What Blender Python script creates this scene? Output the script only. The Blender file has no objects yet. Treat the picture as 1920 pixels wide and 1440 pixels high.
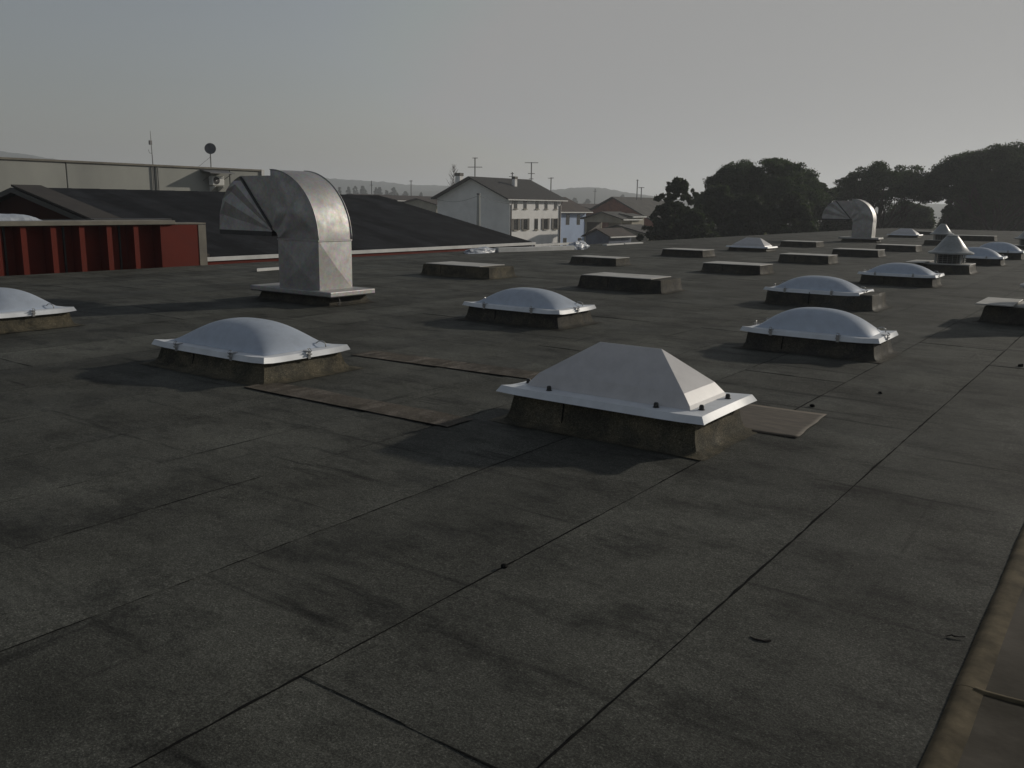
import bpy, bmesh, math, random
import numpy as np
from mathutils import Vector, Matrix, noise as mnoise

rad = math.radians
SC = bpy.context.scene
COL = SC.collection

# ------------------------------------------------------------------ camera
CAM_H = 1.6
FPX = 1656.59                                  # focal length in photo pixels (1920 wide)
CX, CY = 960.0, 720.0
def _n(v):
    v = np.array(v, float); return v / np.linalg.norm(v)
_Y = _n((2173 - CX, 400 - CY, FPX))            # vanishing point of the membrane seams
_X = -np.array((-1400 - CX, 350 - CY, FPX)); _X = _n(_X); _X = _n(_X - _Y * (_X @ _Y))
_Z = np.cross(_X, _Y)
RW = np.stack([_X, _Y, _Z])                    # camera (x right, y down, z forward) -> world
cam_data = bpy.data.cameras.new('camera')
cam = bpy.data.objects.new('camera', cam_data)
COL.objects.link(cam)
right, up, back = RW @ np.array([1, 0, 0]), RW @ np.array([0, -1, 0]), RW @ np.array([0, 0, -1])
cam.matrix_world = Matrix(((right[0], up[0], back[0], 0), (right[1], up[1], back[1], 0),
                           (right[2], up[2], back[2], CAM_H), (0, 0, 0, 1)))
cam_data.sensor_fit = 'HORIZONTAL'
cam_data.angle = 2 * math.atan(960 / FPX)
cam_data.clip_start = 0.05
cam_data.clip_end = 20000
SC.camera = cam

# ------------------------------------------------------------------ sky, sun, exposure
SUN_AZ, SUN_EL = 23.0, 18.5                    # azimuth clockwise from +Y
world = bpy.data.worlds.new('World'); SC.world = world
world.use_nodes = True
wn, wl = world.node_tree.nodes, world.node_tree.links
wn.clear()
sky = wn.new('ShaderNodeTexSky'); sky.sky_type = 'NISHITA'; sky.sun_disc = False
sky.sun_elevation = rad(SUN_EL); sky.sun_rotation = rad(SUN_AZ)
sky.air_density = 1.0; sky.dust_density = 2.5; sky.ozone_density = 1.0; sky.altitude = 50
hsv = wn.new('ShaderNodeHueSaturation'); hsv.inputs['Saturation'].default_value = 0.52
bg = wn.new('ShaderNodeBackground'); bg.inputs['Strength'].default_value = 0.072
wo = wn.new('ShaderNodeOutputWorld')
# hazy white-out: the overexposed haze tops out evenly
cap = wn.new('ShaderNodeMix'); cap.data_type = 'RGBA'; cap.blend_type = 'DARKEN'; cap.inputs[0].default_value = 1.0; cap.inputs[7].default_value = (3.9, 3.9, 3.9, 1)
wl.new(sky.outputs[0], hsv.inputs['Color']); wl.new(hsv.outputs[0], cap.inputs[6]); wl.new(cap.outputs[2], bg.inputs['Color']); wl.new(bg.outputs[0], wo.inputs[0])

sun_d = bpy.data.lights.new('sun', 'SUN'); sun_d.energy = 2.9; sun_d.angle = rad(1.4); sun_d.color = (1.0, 0.92, 0.80)
sun = bpy.data.objects.new('sun', sun_d); COL.objects.link(sun)
sdir = Vector((math.sin(rad(SUN_AZ)) * math.cos(rad(SUN_EL)), math.cos(rad(SUN_AZ)) * math.cos(rad(SUN_EL)), math.sin(rad(SUN_EL))))
sun.rotation_euler = sdir.to_track_quat('Z', 'Y').to_euler()
sun.location = (30, 60, 60)

SC.view_settings.view_transform = 'Standard'; SC.view_settings.look = 'None'
SC.view_settings.exposure = 0.0; SC.view_settings.gamma = 1.0
SC.view_settings.use_curve_mapping = False
SC.cycles.volume_bounces = 1
SC.cycles.max_bounces = 6; SC.cycles.diffuse_bounces = 3; SC.cycles.glossy_bounces = 3
SC.cycles.sample_clamp_indirect = 4.0
SC.cycles.use_denoising = True

# ------------------------------------------------------------------ pixel helpers (direction only; distance from what it touches)
def ray(px, py): return RW @ np.array([px - CX, py - CY, FPX])
def at(px, py, z=0.0):
    d = ray(px, py); t = (z - CAM_H) / d[2]; return Vector((d[0] * t, d[1] * t, z))
def pt(px, py, depth):
    d = ray(px, py) * depth / FPX; return Vector((d[0], d[1], d[2] + CAM_H))
def on_x(px, py, X):
    d = ray(px, py); t = X / d[0]; return Vector((X, d[1] * t, CAM_H + d[2] * t))
def on_y(px, py, Y):
    d = ray(px, py); t = Y / d[1]; return Vector((d[0] * t, Y, CAM_H + d[2] * t))

# ------------------------------------------------------------------ materials
MATS = {}
def new_mat(name):
    m = bpy.data.materials.new(name); m.use_nodes = True
    nt = m.node_tree; nt.nodes.clear()
    out = nt.nodes.new('ShaderNodeOutputMaterial')
    return m, nt.nodes, nt.links, out
def ramp(N, L, src, stops):
    r = N.new('ShaderNodeValToRGB'); e = r.color_ramp.elements
    while len(e) < len(stops): e.new(0.5)
    for k, (p, c) in enumerate(stops):
        e[k].position = p; e[k].color = (c[0], c[1], c[2], 1) if not isinstance(c, (int, float)) else (c, c, c, 1)
    L.new(src, r.inputs[0]); return r.outputs[0]
def noise_tex(N, L, coord, scale, detail=4, rough=0.55, stretch=None, rot=0.0, loc=(0, 0, 0)):
    src = coord
    if stretch or rot or any(loc):
        mp = N.new('ShaderNodeMapping'); L.new(coord, mp.inputs[0])
        mp.inputs['Scale'].default_value = stretch or (1, 1, 1); mp.inputs['Rotation'].default_value = (0, 0, rot)
        mp.inputs['Location'].default_value = loc
        src = mp.outputs[0]
    t = N.new('ShaderNodeTexNoise'); t.inputs['Scale'].default_value = scale
    t.inputs['Detail'].default_value = detail; t.inputs['Roughness'].default_value = rough
    L.new(src, t.inputs['Vector']); return t.outputs['Fac']
def mix(N, L, fac, a, b, mode='MIX'):
    m = N.new('ShaderNodeMix'); m.data_type = 'RGBA'; m.blend_type = mode
    for sock, v in ((m.inputs[0], fac), (m.inputs[6], a), (m.inputs[7], b)):
        if isinstance(v, (int, float)): sock.default_value = v if sock == m.inputs[0] else (v, v, v, 1)
        elif isinstance(v, tuple): sock.default_value = (v[0], v[1], v[2], 1)
        else: L.new(v, sock)
    return m.outputs[2]
def bump(N, L, height, strength, dist, normal=None):
    b = N.new('ShaderNodeBump'); b.inputs['Strength'].default_value = strength; b.inputs['Distance'].default_value = dist
    L.new(height, b.inputs['Height'])
    if normal: L.new(normal, b.inputs['Normal'])
    return b.outputs[0]

def simple(name, c1, c2=None, scale=6.0, rough=0.7, metal=0.0, spec=0.4, bmp=0.0, bscale=60.0, bdist=0.004, island=0.0, stretch=None, coat=0.0, trans=0.0):
    if name in MATS: return MATS[name]
    m, N, L, out = new_mat(name)
    p = N.new('ShaderNodeBsdfPrincipled'); L.new(p.outputs[0], out.inputs[0])
    p.inputs['Roughness'].default_value = rough; p.inputs['Metallic'].default_value = metal
    p.inputs['Specular IOR Level'].default_value = spec; p.inputs['Coat Weight'].default_value = coat
    g = N.new('ShaderNodeNewGeometry')
    c2 = c2 or tuple(x * 0.7 for x in c1)
    f = noise_tex(N, L, g.outputs['Position'], scale, 5, 0.6, stretch)
    col = mix(N, L, ramp(N, L, f, [(0.35, 0.0), (0.65, 1.0)]), c1, c2)
    if island > 0:
        v = N.new('ShaderNodeMapRange'); L.new(g.outputs['Random Per Island'], v.inputs[0])
        v.inputs[3].default_value = 1 - island; v.inputs[4].default_value = 1 + island
        hs = N.new('ShaderNodeHueSaturation'); L.new(col, hs.inputs['Color']); L.new(v.outputs[0], hs.inputs['Value']); col = hs.outputs[0]
    L.new(col, p.inputs['Base Color'])
    if trans > 0:
        t = N.new('ShaderNodeBsdfTranslucent'); L.new(mix(N, L, 1.0, col, (2.2, 2.4, 1.4), 'MULTIPLY'), t.inputs['Color'])
        ms = N.new('ShaderNodeMixShader'); ms.inputs[0].default_value = trans
        L.new(p.outputs[0], ms.inputs[1]); L.new(t.outputs[0], ms.inputs[2]); L.new(ms.outputs[0], out.inputs[0])
    if bmp > 0:
        L.new(bump(N, L, noise_tex(N, L, g.outputs['Position'], bscale, 4), bmp, bdist), p.inputs['Normal'])
    MATS[name] = m; return m

def membrane(name, tint, rust=0.0, stains=1.0, streak=False, vary=0.13):
    """mineral-granule bitumen felt in world space, with ponding stains and scuffs"""
    m, N, L, out = new_mat(name)
    p = N.new('ShaderNodeBsdfPrincipled'); L.new(p.outputs[0], out.inputs[0])
    g = N.new('ShaderNodeNewGeometry'); P = g.outputs['Position']
    oi = N.new('ShaderNodeObjectInfo')
    base = mix(N, L, ramp(N, L, noise_tex(N, L, P, 0.9, 6, 0.62), [(0.36, 0.0), (0.66, 1.0)]),
               tuple(x * 0.68 for x in tint), tuple(x * 1.25 for x in tint))
    # per-sheet tone
    v = N.new('ShaderNodeMapRange'); L.new(oi.outputs['Random'], v.inputs[0]); v.inputs[3].default_value = 1 - vary; v.inputs[4].default_value = 1 + vary
    hs = N.new('ShaderNodeHueSaturation'); L.new(base, hs.inputs['Color']); L.new(v.outputs[0], hs.inputs['Value']); col = hs.outputs[0]
    # dark dirt clouds and long scuffs, with shapes of their own
    s1 = ramp(N, L, noise_tex(N, L, P, 2.1, 9, 0.72, (0.8, 1.5, 1), 0.2), [(0.49, 0.0), (0.66, 1.0)])
    s2 = ramp(N, L, noise_tex(N, L, P, 1.0, 6, 0.6, (0.5, 5.5, 1), 0.25, (3, 1, 0)), [(0.595, 0.0), (0.68, 1.0)])
    s3 = ramp(N, L, noise_tex(N, L, P, 1.0, 6, 0.6, (5.0, 0.45, 1), -0.12, (7, 2, 0)), [(0.62, 0.0), (0.71, 1.0)])
    col = mix(N, L, mix(N, L, stains, 0.0, s1), col, mix(N, L, 0.58, col, (0.008, 0.008, 0.008)))
    col = mix(N, L, mix(N, L, stains, 0.0, s2), col, mix(N, L, 0.62, col, (0.008, 0.008, 0.008)))
    col = mix(N, L, mix(N, L, stains, 0.0, s3), col, mix(N, L, 0.5, col, (0.008, 0.008, 0.008)))
    if rust > 0:
        r = ramp(N, L, noise_tex(N, L, P, 5.0, 6, 0.65), [(0.42, 0.0), (0.62, 1.0)])
        col = mix(N, L, mix(N, L, rust, 0.0, r), col, (0.15, 0.128, 0.085))
    if streak:
        k_ = ramp(N, L, noise_tex(N, L, P, 2.2, 5, 0.6, (3.5, 1.0, 1), 0.35), [(0.47, 0.0), (0.66, 1.0)])
        col = mix(N, L, k_, col, (0.15, 0.132, 0.112))
    # granules
    gr = noise_tex(N, L, P, 120.0, 3, 0.75)
    gs = ramp(N, L, gr, [(0.30, 0.35), (0.5, 0.9), (0.62, 1.5), (0.72, 3.2)])
    col = mix(N, L, 0.85, col, gs, 'MULTIPLY')
    g2 = ramp(N, L, noise_tex(N, L, P, 38.0, 4, 0.7), [(0.30, 0.55), (0.5, 1.0), (0.70, 1.45)])
    col = mix(N, L, 0.6, col, g2, 'MULTIPLY')
    L.new(col, p.inputs['Base Color'])
    L.new(ramp(N, L, noise_tex(N, L, P, 1.1, 5), [(0.3, 0.62), (0.7, 0.85)]), p.inputs['Roughness'])
    p.inputs['Specular IOR Level'].default_value = 0.07
    n1 = bump(N, L, noise_tex(N, L, P, 2.2, 4), 0.35, 0.02)
    L.new(bump(N, L, gr, 0.6, 0.0035, n1), p.inputs['Normal'])
    MATS[name] = m; return m

M_roof = membrane('mineral_felt', (0.076, 0.077, 0.067))
M_curb = membrane('mineral_felt_upstand', (0.047, 0.046, 0.041), rust=0.25, stains=0.5)
M_curb_worn_lit = membrane('mineral_felt_upstand_worn_lit', (0.064, 0.060, 0.046), rust=0.5, stains=0.6)  # worn felt, brightened and ochred to paint in warm sunlight on curb ends
M_band = membrane('worn_felt_band', (0.090, 0.078, 0.063), rust=0.10, stains=0.7, streak=True)
M_bitumen = simple('bitumen_bead', (0.010, 0.010, 0.010), (0.015, 0.015, 0.014), 30, 0.95, spec=0.03, bmp=0.3, bscale=90)
M_lid = simple('weathered_lid_sheet', (0.46, 0.45, 0.42), (0.34, 0.33, 0.30), 3, 0.62, bmp=0.2, bscale=20)
M_frame = simple('skylight_frame_white', (0.68, 0.71, 0.74), (0.58, 0.60, 0.62), 5, 0.5)
M_clip = simple('clip_zinc', (0.42, 0.42, 0.41), (0.3, 0.3, 0.3), 40, 0.4, metal=0.6)
M_black = simple('black_rubber', (0.02, 0.02, 0.02), (0.03, 0.03, 0.03), 30, 0.5)
M_white_trim = simple('white_trim', (0.62, 0.62, 0.60), (0.5, 0.5, 0.48), 2, 0.55)
M_plaster = simple('house_plaster', (0.80, 0.79, 0.77), (0.70, 0.69, 0.67), 0.6, 0.85, bmp=0.15, bscale=3, bdist=0.02)
M_blue = simple('blue_plaster', (0.36, 0.45, 0.62), (0.32, 0.40, 0.56), 0.6, 0.85)
M_blue_shaded = simple('shaded_blue_wall', (0.13, 0.15, 0.20), (0.09, 0.10, 0.14), 0.8, 0.9)  # bluish shade of the lean-to wall is put into its colour
M_tile = simple('dark_roof_tile', (0.018, 0.016, 0.014), (0.011, 0.010, 0.009), 1.2, 0.8, bmp=0.6, bscale=4, bdist=0.06)
M_tile_red = simple('brown_roof_tile', (0.050, 0.033, 0.024), (0.028, 0.021, 0.017), 0.8, 0.85, bmp=0.6, bscale=4, bdist=0.06)
M_tile_grey = simple('grey_roof_tile', (0.070, 0.066, 0.058), (0.042, 0.040, 0.035), 0.7, 0.85, bmp=0.5, bscale=4, bdist=0.06)
M_tan = simple('tan_plaster', (0.36, 0.33, 0.27), (0.28, 0.26, 0.21), 0.8, 0.9)
M_brick = simple('brick_wall', (0.26, 0.11, 0.07), (0.18, 0.08, 0.055), 1.5, 0.9)
M_shutter = simple('brown_shutter', (0.085, 0.075, 0.06), (0.06, 0.052, 0.043), 3, 0.7)
M_glass = simple('window_glass', (0.02, 0.022, 0.025), (0.03, 0.032, 0.034), 1, 0.12, spec=0.6)
M_pipe = simple('copper_downpipe', (0.10, 0.075, 0.06), (0.07, 0.055, 0.05), 2, 0.5)
M_red = simple('red_steel_cladding', (0.125, 0.018, 0.010), (0.10, 0.015, 0.009), 1.2, 0.75, spec=0.15, bmp=0.1, bscale=3, bdist=0.01)
M_red_shaded = simple('shaded_red_gable', (0.040, 0.014, 0.010), (0.03, 0.011, 0.009), 1.2, 0.9, spec=0.1)  # cladding red darkened, so the gable's shade sits in the colour
M_redcap = simple('red_building_coping', (0.19, 0.175, 0.14), (0.13, 0.12, 0.10), 2, 0.75)
M_conc = simple('concrete_panel', (0.32, 0.325, 0.295), (0.245, 0.25, 0.23), 0.35, 0.9, stretch=(1, 1, 0.35), bmp=0.1, bscale=2)
M_ground = simple('ground_soil', (0.10, 0.10, 0.07), (0.07, 0.08, 0.05), 0.02, 0.95)
M_hill = simple('wooded_hill', (0.05, 0.06, 0.05), (0.035, 0.045, 0.04), 0.004, 0.95)
M_darkroof = membrane('dark_felt_roof', (0.014, 0.0145, 0.016), stains=1.0, vary=0.45)
M_verge = simple('brown_verge_felt', (0.040, 0.034, 0.028), (0.028, 0.024, 0.021), 2, 0.85)
M_coping = simple('stained_coping', (0.075, 0.066, 0.053), (0.030, 0.026, 0.018), 2.2, 0.85, spec=0.12, bmp=0.35, bscale=12, bdist=0.01)
M_copingroll = simple('coping_roll_edge', (0.125, 0.102, 0.064), (0.055, 0.045, 0.028), 9, 0.9, spec=0.12, bmp=0.3, bscale=25, bdist=0.006)
M_board = simple('tan_felt_board', (0.095, 0.076, 0.057), (0.055, 0.046, 0.033), 6, 0.8, bmp=0.3, bscale=30, stretch=(1, 3, 1))
M_cone = simple('fan_cowl_paint', (0.30, 0.315, 0.31), (0.24, 0.25, 0.245), 9, 0.4, bmp=0.05, bscale=40)
M_mesh = simple('fan_mesh_dark', (0.03, 0.03, 0.03), (0.05, 0.05, 0.048), 40, 0.6)
M_needle = simple('pine_needles', (0.032, 0.046, 0.027), (0.020, 0.031, 0.019), 0.5, 0.8, island=0.3, spec=0.25, trans=0.35)
M_leafdark = simple('evergreen_leaves', (0.028, 0.037, 0.023), (0.017, 0.025, 0.016), 0.6, 0.75, island=0.3, spec=0.25, trans=0.35)
M_leafolive = simple('olive_leaves', (0.16, 0.17, 0.06), (0.10, 0.11, 0.04), 1.5, 0.65, island=0.4)
M_bark = simple('pine_bark', (0.045, 0.036, 0.03), (0.028, 0.023, 0.02), 5, 0.9, bmp=0.5, bscale=8, bdist=0.03)
M_twig = simple('bare_twigs', (0.12, 0.10, 0.085), (0.09, 0.08, 0.07), 5, 0.9)
M_metal_dark = simple('antenna_metal', (0.18, 0.18, 0.18), (0.12, 0.12, 0.12), 5, 0.5, metal=0.5)
M_acunit = simple('air_conditioner_white', (0.62, 0.62, 0.59), (0.55, 0.55, 0.52), 4, 0.5)
M_plastic = simple('crumpled_plastic', (0.42, 0.45, 0.49), (0.28, 0.31, 0.36), 6, 0.4, bmp=0.3, bscale=14, bdist=0.03)

def galv():
    m, N, L, out = new_mat('galvanised_sheet')
    p = N.new('ShaderNodeBsdfPrincipled'); L.new(p.outputs[0], out.inputs[0])
    g = N.new('ShaderNodeNewGeometry'); P = g.outputs['Position']
    c = mix(N, L, ramp(N, L, noise_tex(N, L, P, 3.0, 6, 0.6), [(0.35, 0.0), (0.68, 1.0)]), (0.41, 0.405, 0.40), (0.33, 0.322, 0.31))
    vt = N.new('ShaderNodeTexVoronoi'); vt.inputs['Scale'].default_value = 28; L.new(P, vt.inputs['Vector'])
    c = mix(N, L, 0.10, c, vt.outputs['Color'], 'OVERLAY')
    L.new(c, p.inputs['Base Color'])
    p.inputs['Metallic'].default_value = 0.85
    L.new(ramp(N, L, noise_tex(N, L, P, 6, 4), [(0.3, 0.52), (0.7, 0.66)]), p.inputs['Roughness'])
    L.new(bump(N, L, noise_tex(N, L, P, 3.0, 2), 0.10, 0.015), p.inputs['Normal'])
    return m
M_galv = galv()

def opal(name, base, trans):
    """opal acrylic: diffuse base colour, some light comes through the shell"""
    m, N, L, out = new_mat(name)
    g = N.new('ShaderNodeNewGeometry'); P = g.outputs['Position']
    dirt = ramp(N, L, noise_tex(N, L, P, 9, 7, 0.65), [(0.40, 0.0), (0.75, 1.0)])
    speck = ramp(N, L, noise_tex(N, L, P, 55, 3, 0.6), [(0.70, 0.0), (0.76, 1.0)])
    c = mix(N, L, dirt, base, tuple(x * 0.86 for x in base))
    c = mix(N, L, speck, c, tuple(x * 0.72 for x in base))
    p = N.new('ShaderNodeBsdfPrincipled'); L.new(c, p.inputs['Base Color'])
    p.inputs['Roughness'].default_value = 0.42; p.inputs['Specular IOR Level'].default_value = 0.45
    t = N.new('ShaderNodeBsdfTranslucent'); L.new(c, t.inputs['Color'])
    ms = N.new('ShaderNodeMixShader'); ms.inputs[0].default_value = trans
    L.new(p.outputs[0], ms.inputs[1]); L.new(t.outputs[0], ms.inputs[2]); L.new(ms.outputs[0], out.inputs[0])
    return m
M_opal_skyblue = opal('opal_acrylic_skyblue', (0.60, 0.67, 0.77), 0.40)  # white acrylic tinted blue: sky light is painted into the base colour
M_opal_matt = opal('opal_fibreglass', (0.64, 0.63, 0.63), 0.22)

# ------------------------------------------------------------------ mesh builder
class MB:
    def __init__(s): s.v, s.f, s.m = [], [], []
    def add(s, vs, fs, mi=0):
        o = len(s.v); s.v += [tuple(v) for v in vs]; s.f += [tuple(i + o for i in f) for f in fs]; s.m += [mi] * len(fs); return s
    def box(s, x0, x1, y0, y1, z0, z1, mi=0):
        vs = [(x, y, z) for z in (z0, z1) for y in (y0, y1) for x in (x0, x1)]
        return s.add(vs, [(0, 2, 3, 1), (4, 5, 7, 6), (0, 1, 5, 4), (1, 3, 7, 5), (3, 2, 6, 7), (2, 0, 4, 6)], mi)
    def prism(s, poly, ext, mi=0):
        """poly: list of 3D points, ext: extrusion vector"""
        n = len(poly); a = [Vector(p) for p in poly]; b = [p + Vector(ext) for p in a]
        return s.add(a + b, [tuple(range(n))[::-1], tuple(range(n, 2 * n))] + [(i, (i + 1) % n, n + (i + 1) % n, n + i) for i in range(n)], mi)
    def tube(s, pts, r, n=6, mi=0, cap=True):
        pts = [Vector(p) for p in pts]; rs = r if isinstance(r, (list, tuple)) else [r] * len(pts)
        rings = []
        for k, p in enumerate(pts):
            d = (pts[min(k + 1, len(pts) - 1)] - pts[max(k - 1, 0)]).normalized()
            a = d.cross(Vector((0, 0, 1)) if abs(d.z) < 0.9 else Vector((1, 0, 0))).normalized(); b = d.cross(a)
            rings.append([p + (a * math.cos(2 * math.pi * j / n) + b * math.sin(2 * math.pi * j / n)) * rs[k] for j in range(n)])
        fs = []
        for k in range(len(pts) - 1):
            for j in range(n):
                fs.append((k * n + j, k * n + (j + 1) % n, (k + 1) * n + (j + 1) % n, (k + 1) * n + j))
        if cap: fs += [tuple(range(n))[::-1], tuple((len(pts) - 1) * n + j for j in range(n))]
        return s.add([q for r_ in rings for q in r_], fs, mi)
    def lathe(s, prof, n=32, c=(0, 0, 0), mi=0):
        vs = [(c[0] + r * math.cos(2 * math.pi * j / n), c[1] + r * math.sin(2 * math.pi * j / n), c[2] + z) for r, z in prof for j in range(n)]
        fs = [(k * n + j, k * n + (j + 1) % n, (k + 1) * n + (j + 1) % n, (k + 1) * n + j) for k in range(len(prof) - 1) for j in range(n)]
        return s.add(vs, fs, mi)
    def build(s, name, mats, parent=None, smooth=False, angle=None):
        me = bpy.data.meshes.new(name); me.from_pydata(s.v, [], s.f); me.update()
        bm = bmesh.new(); bm.from_mesh(me); bmesh.ops.recalc_face_normals(bm, faces=bm.faces[:]) if len(s.f) < 4000 else None; bm.to_mesh(me); bm.free()
        mats = mats if isinstance(mats, (list, tuple)) else [mats]
        for m in mats: me.materials.append(m)
        if len(mats) > 1: me.polygons.foreach_set('material_index', s.m)
        if smooth: me.polygons.foreach_set('use_smooth', [True] * len(me.polygons))
        if angle is not None: me.set_sharp_from_angle(angle=rad(angle))
        o = bpy.data.objects.new(name, me); COL.objects.link(o)
        if parent: o.parent = parent
        return o

def tag(o, label=None, cat=None, group=None, kind=None):
    if label: o['label'] = label
    if cat: o['category'] = cat
    if group: o['group'] = group
    if kind: o['kind'] = kind
    return o
def thing(name, loc, label, cat, group=None, rz=0):
    o = bpy.data.objects.new(name, None); COL.objects.link(o); o.location = loc; o.rotation_euler = (0, 0, rz)
    o.empty_display_size = 0.2
    return tag(o, label, cat, group)
def copy_tree(o, loc, label, parent=None):
    c = o.copy(); COL.objects.link(c)
    if parent is None: c.location = loc; c['label'] = label
    else: c.parent = parent
    for ch in list(o.children): copy_tree(ch, None, None, c)
    return c
def bevel(o, w, seg=2):
    b = o.modifiers.new('bevel', 'BEVEL'); b.width = w; b.segments = seg; b.limit_method = 'ANGLE'; b.angle_limit = rad(35); return o
def fn(x, y, z=0.0): return mnoise.noise(Vector((x, y, z)))

# ================================================================== SETTING
GZ = -6.0
# ground sheet
g = MB(); R_ = 4600
rings = [0, 60, 150, 400, 1000, 2500, R_]; n = 48
vs = [(0, 0, GZ)]; fs = []
for r in rings[1:]:
    vs += [(r * math.cos(2 * math.pi * j / n), r * math.sin(2 * math.pi * j / n), GZ) for j in range(n)]
for j in range(n): fs.append((0, 1 + j, 1 + (j + 1) % n))
for k in range(len(rings) - 2):
    a, b = 1 + k * n, 1 + (k + 1) * n
    for j in range(n): fs.append((a + j, b + j, b + (j + 1) % n, a + (j + 1) % n))
tag(g.add(vs, fs).build('ground', M_ground), kind='structure')

# hills: silhouettes (pixel column, row) at a plausible range, real slopes with depth
def hills(sil, rng, seed, name='hills'):
    xs = np.array([s[0] for s in sil], float); ys = np.array([s[1] for s in sil], float)
    cols = np.linspace(xs[0], xs[-1], 260); rows = [(-0.32, 0.0), (-0.22, 0.35), (-0.12, 0.68), (-0.05, 0.9), (0.0, 1.0), (0.06, 0.92), (0.2, 0.55), (0.35, 0.0)]
    vs = []
    for dr, hf in rows:
        for c in cols:
            d = ray(c, np.interp(c, xs, ys)); hn = math.hypot(d[0], d[1]); t = rng / hn
            top = CAM_H + d[2] * t - GZ
            az = math.atan2(d[0], d[1]); rr = rng * (1 + dr + 0.03 * fn(az * 9, dr * 7, seed))
            z = top * hf * (1 + 0.05 * fn(az * 40, dr * 20, seed + 3) * (hf < 1)) + (1.3 * fn(az * 160, 0, seed) + 0.7 * fn(az * 600, 1, seed) if hf > 0.8 else 0)
            vs.append((math.sin(az) * rr, math.cos(az) * rr, GZ - 0.5 + max(z, 0) if hf > 0 else GZ - 1))
    nc = len(cols)
    fs = [(k * nc + j, k * nc + j + 1, (k + 1) * nc + j + 1, (k + 1) * nc + j) for k in range(len(rows) - 1) for j in range(nc - 1)]
    return tag(MB().add(vs, fs).build(name, M_hill, smooth=True), kind='structure')
hills([(-400, 300), (-200, 284), (0, 283), (60, 290), (110, 299), (300, 318), (480, 330), (600, 333), (640, 336), (720, 340), (760, 345), (830, 347), (900, 350), (960, 354)], 1500, 1.0)
hills([(700, 366), (780, 358), (840, 357), (900, 360), (1000, 360), (1040, 355), (1080, 351), (1110, 350), (1140, 353), (1170, 359), (1210, 365), (1260, 371), (1400, 376), (1700, 380), (2200, 392)], 1200, 5.0)

# ------------------------------------------------------------------ the flat roof we stand on
RX0, RX1, RY0, RY1 = -19.12, -0.36, -5.0, 84.0
roof = thing('flat_roof', (0, 0, 0), None, None); tag(roof, 'wide flat roof of dark mineral felt laid in long strips', kind='structure')
MB().box(RX0 + 0.002, RX1 - 0.004, RY0, RY1, -0.30, -0.002).build('roof_slab', M_roof, roof)
MB().box(RX0 + 0.15, RX1 + 0.75, RY0 + 0.15, RY1 - 0.1, GZ, -0.305).build('wall', M_conc, roof)
rs = random.Random(4)
seams = [-1.19, -2.12, -3.10, -4.03, -4.74, -5.55, -6.62]
x = -6.62
while x > RX0 + 1.3: x -= 1.0 + rs.uniform(-0.05, 0.04); seams.append(x)
edges = [RX1] + seams + [RX0]
nsheet = 0
for i in range(len(edges) - 1):
    xr, xl = edges[i], edges[i + 1]
    y = RY0 - rs.uniform(0, 7)
    if i == 1: y = 1.83 - 9.4
    first = True
    while y < RY1:
        L_ = 9.4 + (rs.uniform(-1.0, 0.6) if not (i == 1 and first) else 0.0) + (8.0 if first and i != 1 and i < 7 else 0.0); first = False
        y0, y1 = max(y, RY0), min(y + L_ + 0.10, RY1)
        y += L_
        if y1 - y0 < 0.5: continue
        # thin sheet: right-hand edge laps over its neighbour, near end tucked under
        m = 60 if y0 < 16 else 14
        vs = []; sd = rs.uniform(0, 99)
        lap = 0.055 if i < len(edges) - 2 else 0.0
        for k in range(m + 1):
            yy = y0 + (y1 - y0) * k / m
            w = 0.005 * fn(yy * 0.5, sd) + 0.0025 * fn(yy * 2.5, sd + 5)
            zz = 0.0035 * fn(yy * 0.9, xl) + 0.002
            ez = 0.002 * (1 - k / m)               # near end rides over the sheet before it
            vs += [(xr, yy, 0.003 + ez), ((xl + xr) / 2, yy, 0.005 + zz + ez), (xl - lap + w, yy, 0.0095 + ez), (xl - lap + w, yy, 0.0025 + ez)]
        fs = []
        for k in range(m):
            a, b = 4 * k, 4 * k + 4
            fs += [(a, a + 1, b + 1, b), (a + 1, a + 2, b + 2, b + 1), (a + 2, a + 3, b + 3, b + 2)]
        fs += [(0, 3, 2, 1)]
        sh = MB().add(vs, fs).build('membrane_sheet', M_roof, roof); nsheet += 1
        # bitumen that bled out along the lap
        if lap:
            bd = MB(); vs = []; mm = int(min(400, (y1 - y0) * (22 if y0 < 16 else 3)))
            for k in range(mm + 1):
                yy = y0 + (y1 - y0) * k / mm
                w = 0.005 * fn(yy * 0.5, sd) + 0.0025 * fn(yy * 2.5, sd + 5)
                b = max(0.005, 0.0095 + 0.008 * fn(yy * 1.3, sd + 9) + 0.007 * fn(yy * 11, sd + 2))
                xx = xl - lap + w; ez = 0.002 * (1 - (yy - y0) / (y1 - y0))
                vs += [(xx + 0.25 * b, yy, 0.0108 + ez), (xx - b, yy, 0.0080 + ez)]
            bd.add(vs, [(2 * k, 2 * k + 1, 2 * k + 3, 2 * k + 2) for k in range(mm)])
            bd.build('lap_bead', M_bitumen, sh)
        if y0 > RY0 + 0.2:
            bd = MB(); vs = []; mm = 24
            for k in range(mm + 1):
                xx = xl - lap + (xr + lap - xl) * k / mm
                b = max(0.0005, 0.0005 + 0.009 * fn(xx * 4, sd + 4))
                vs += [(xx, y0 + 0.004, 0.0122 if k < mm / 2 else 0.0090), (xx, y0 - b, 0.0085)]
            bd.add(vs, [(2 * k, 2 * k + 1, 2 * k + 3, 2 * k + 2) for k in range(mm)]); bd.build('end_lap_bead', M_bitumen, sh)

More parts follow.
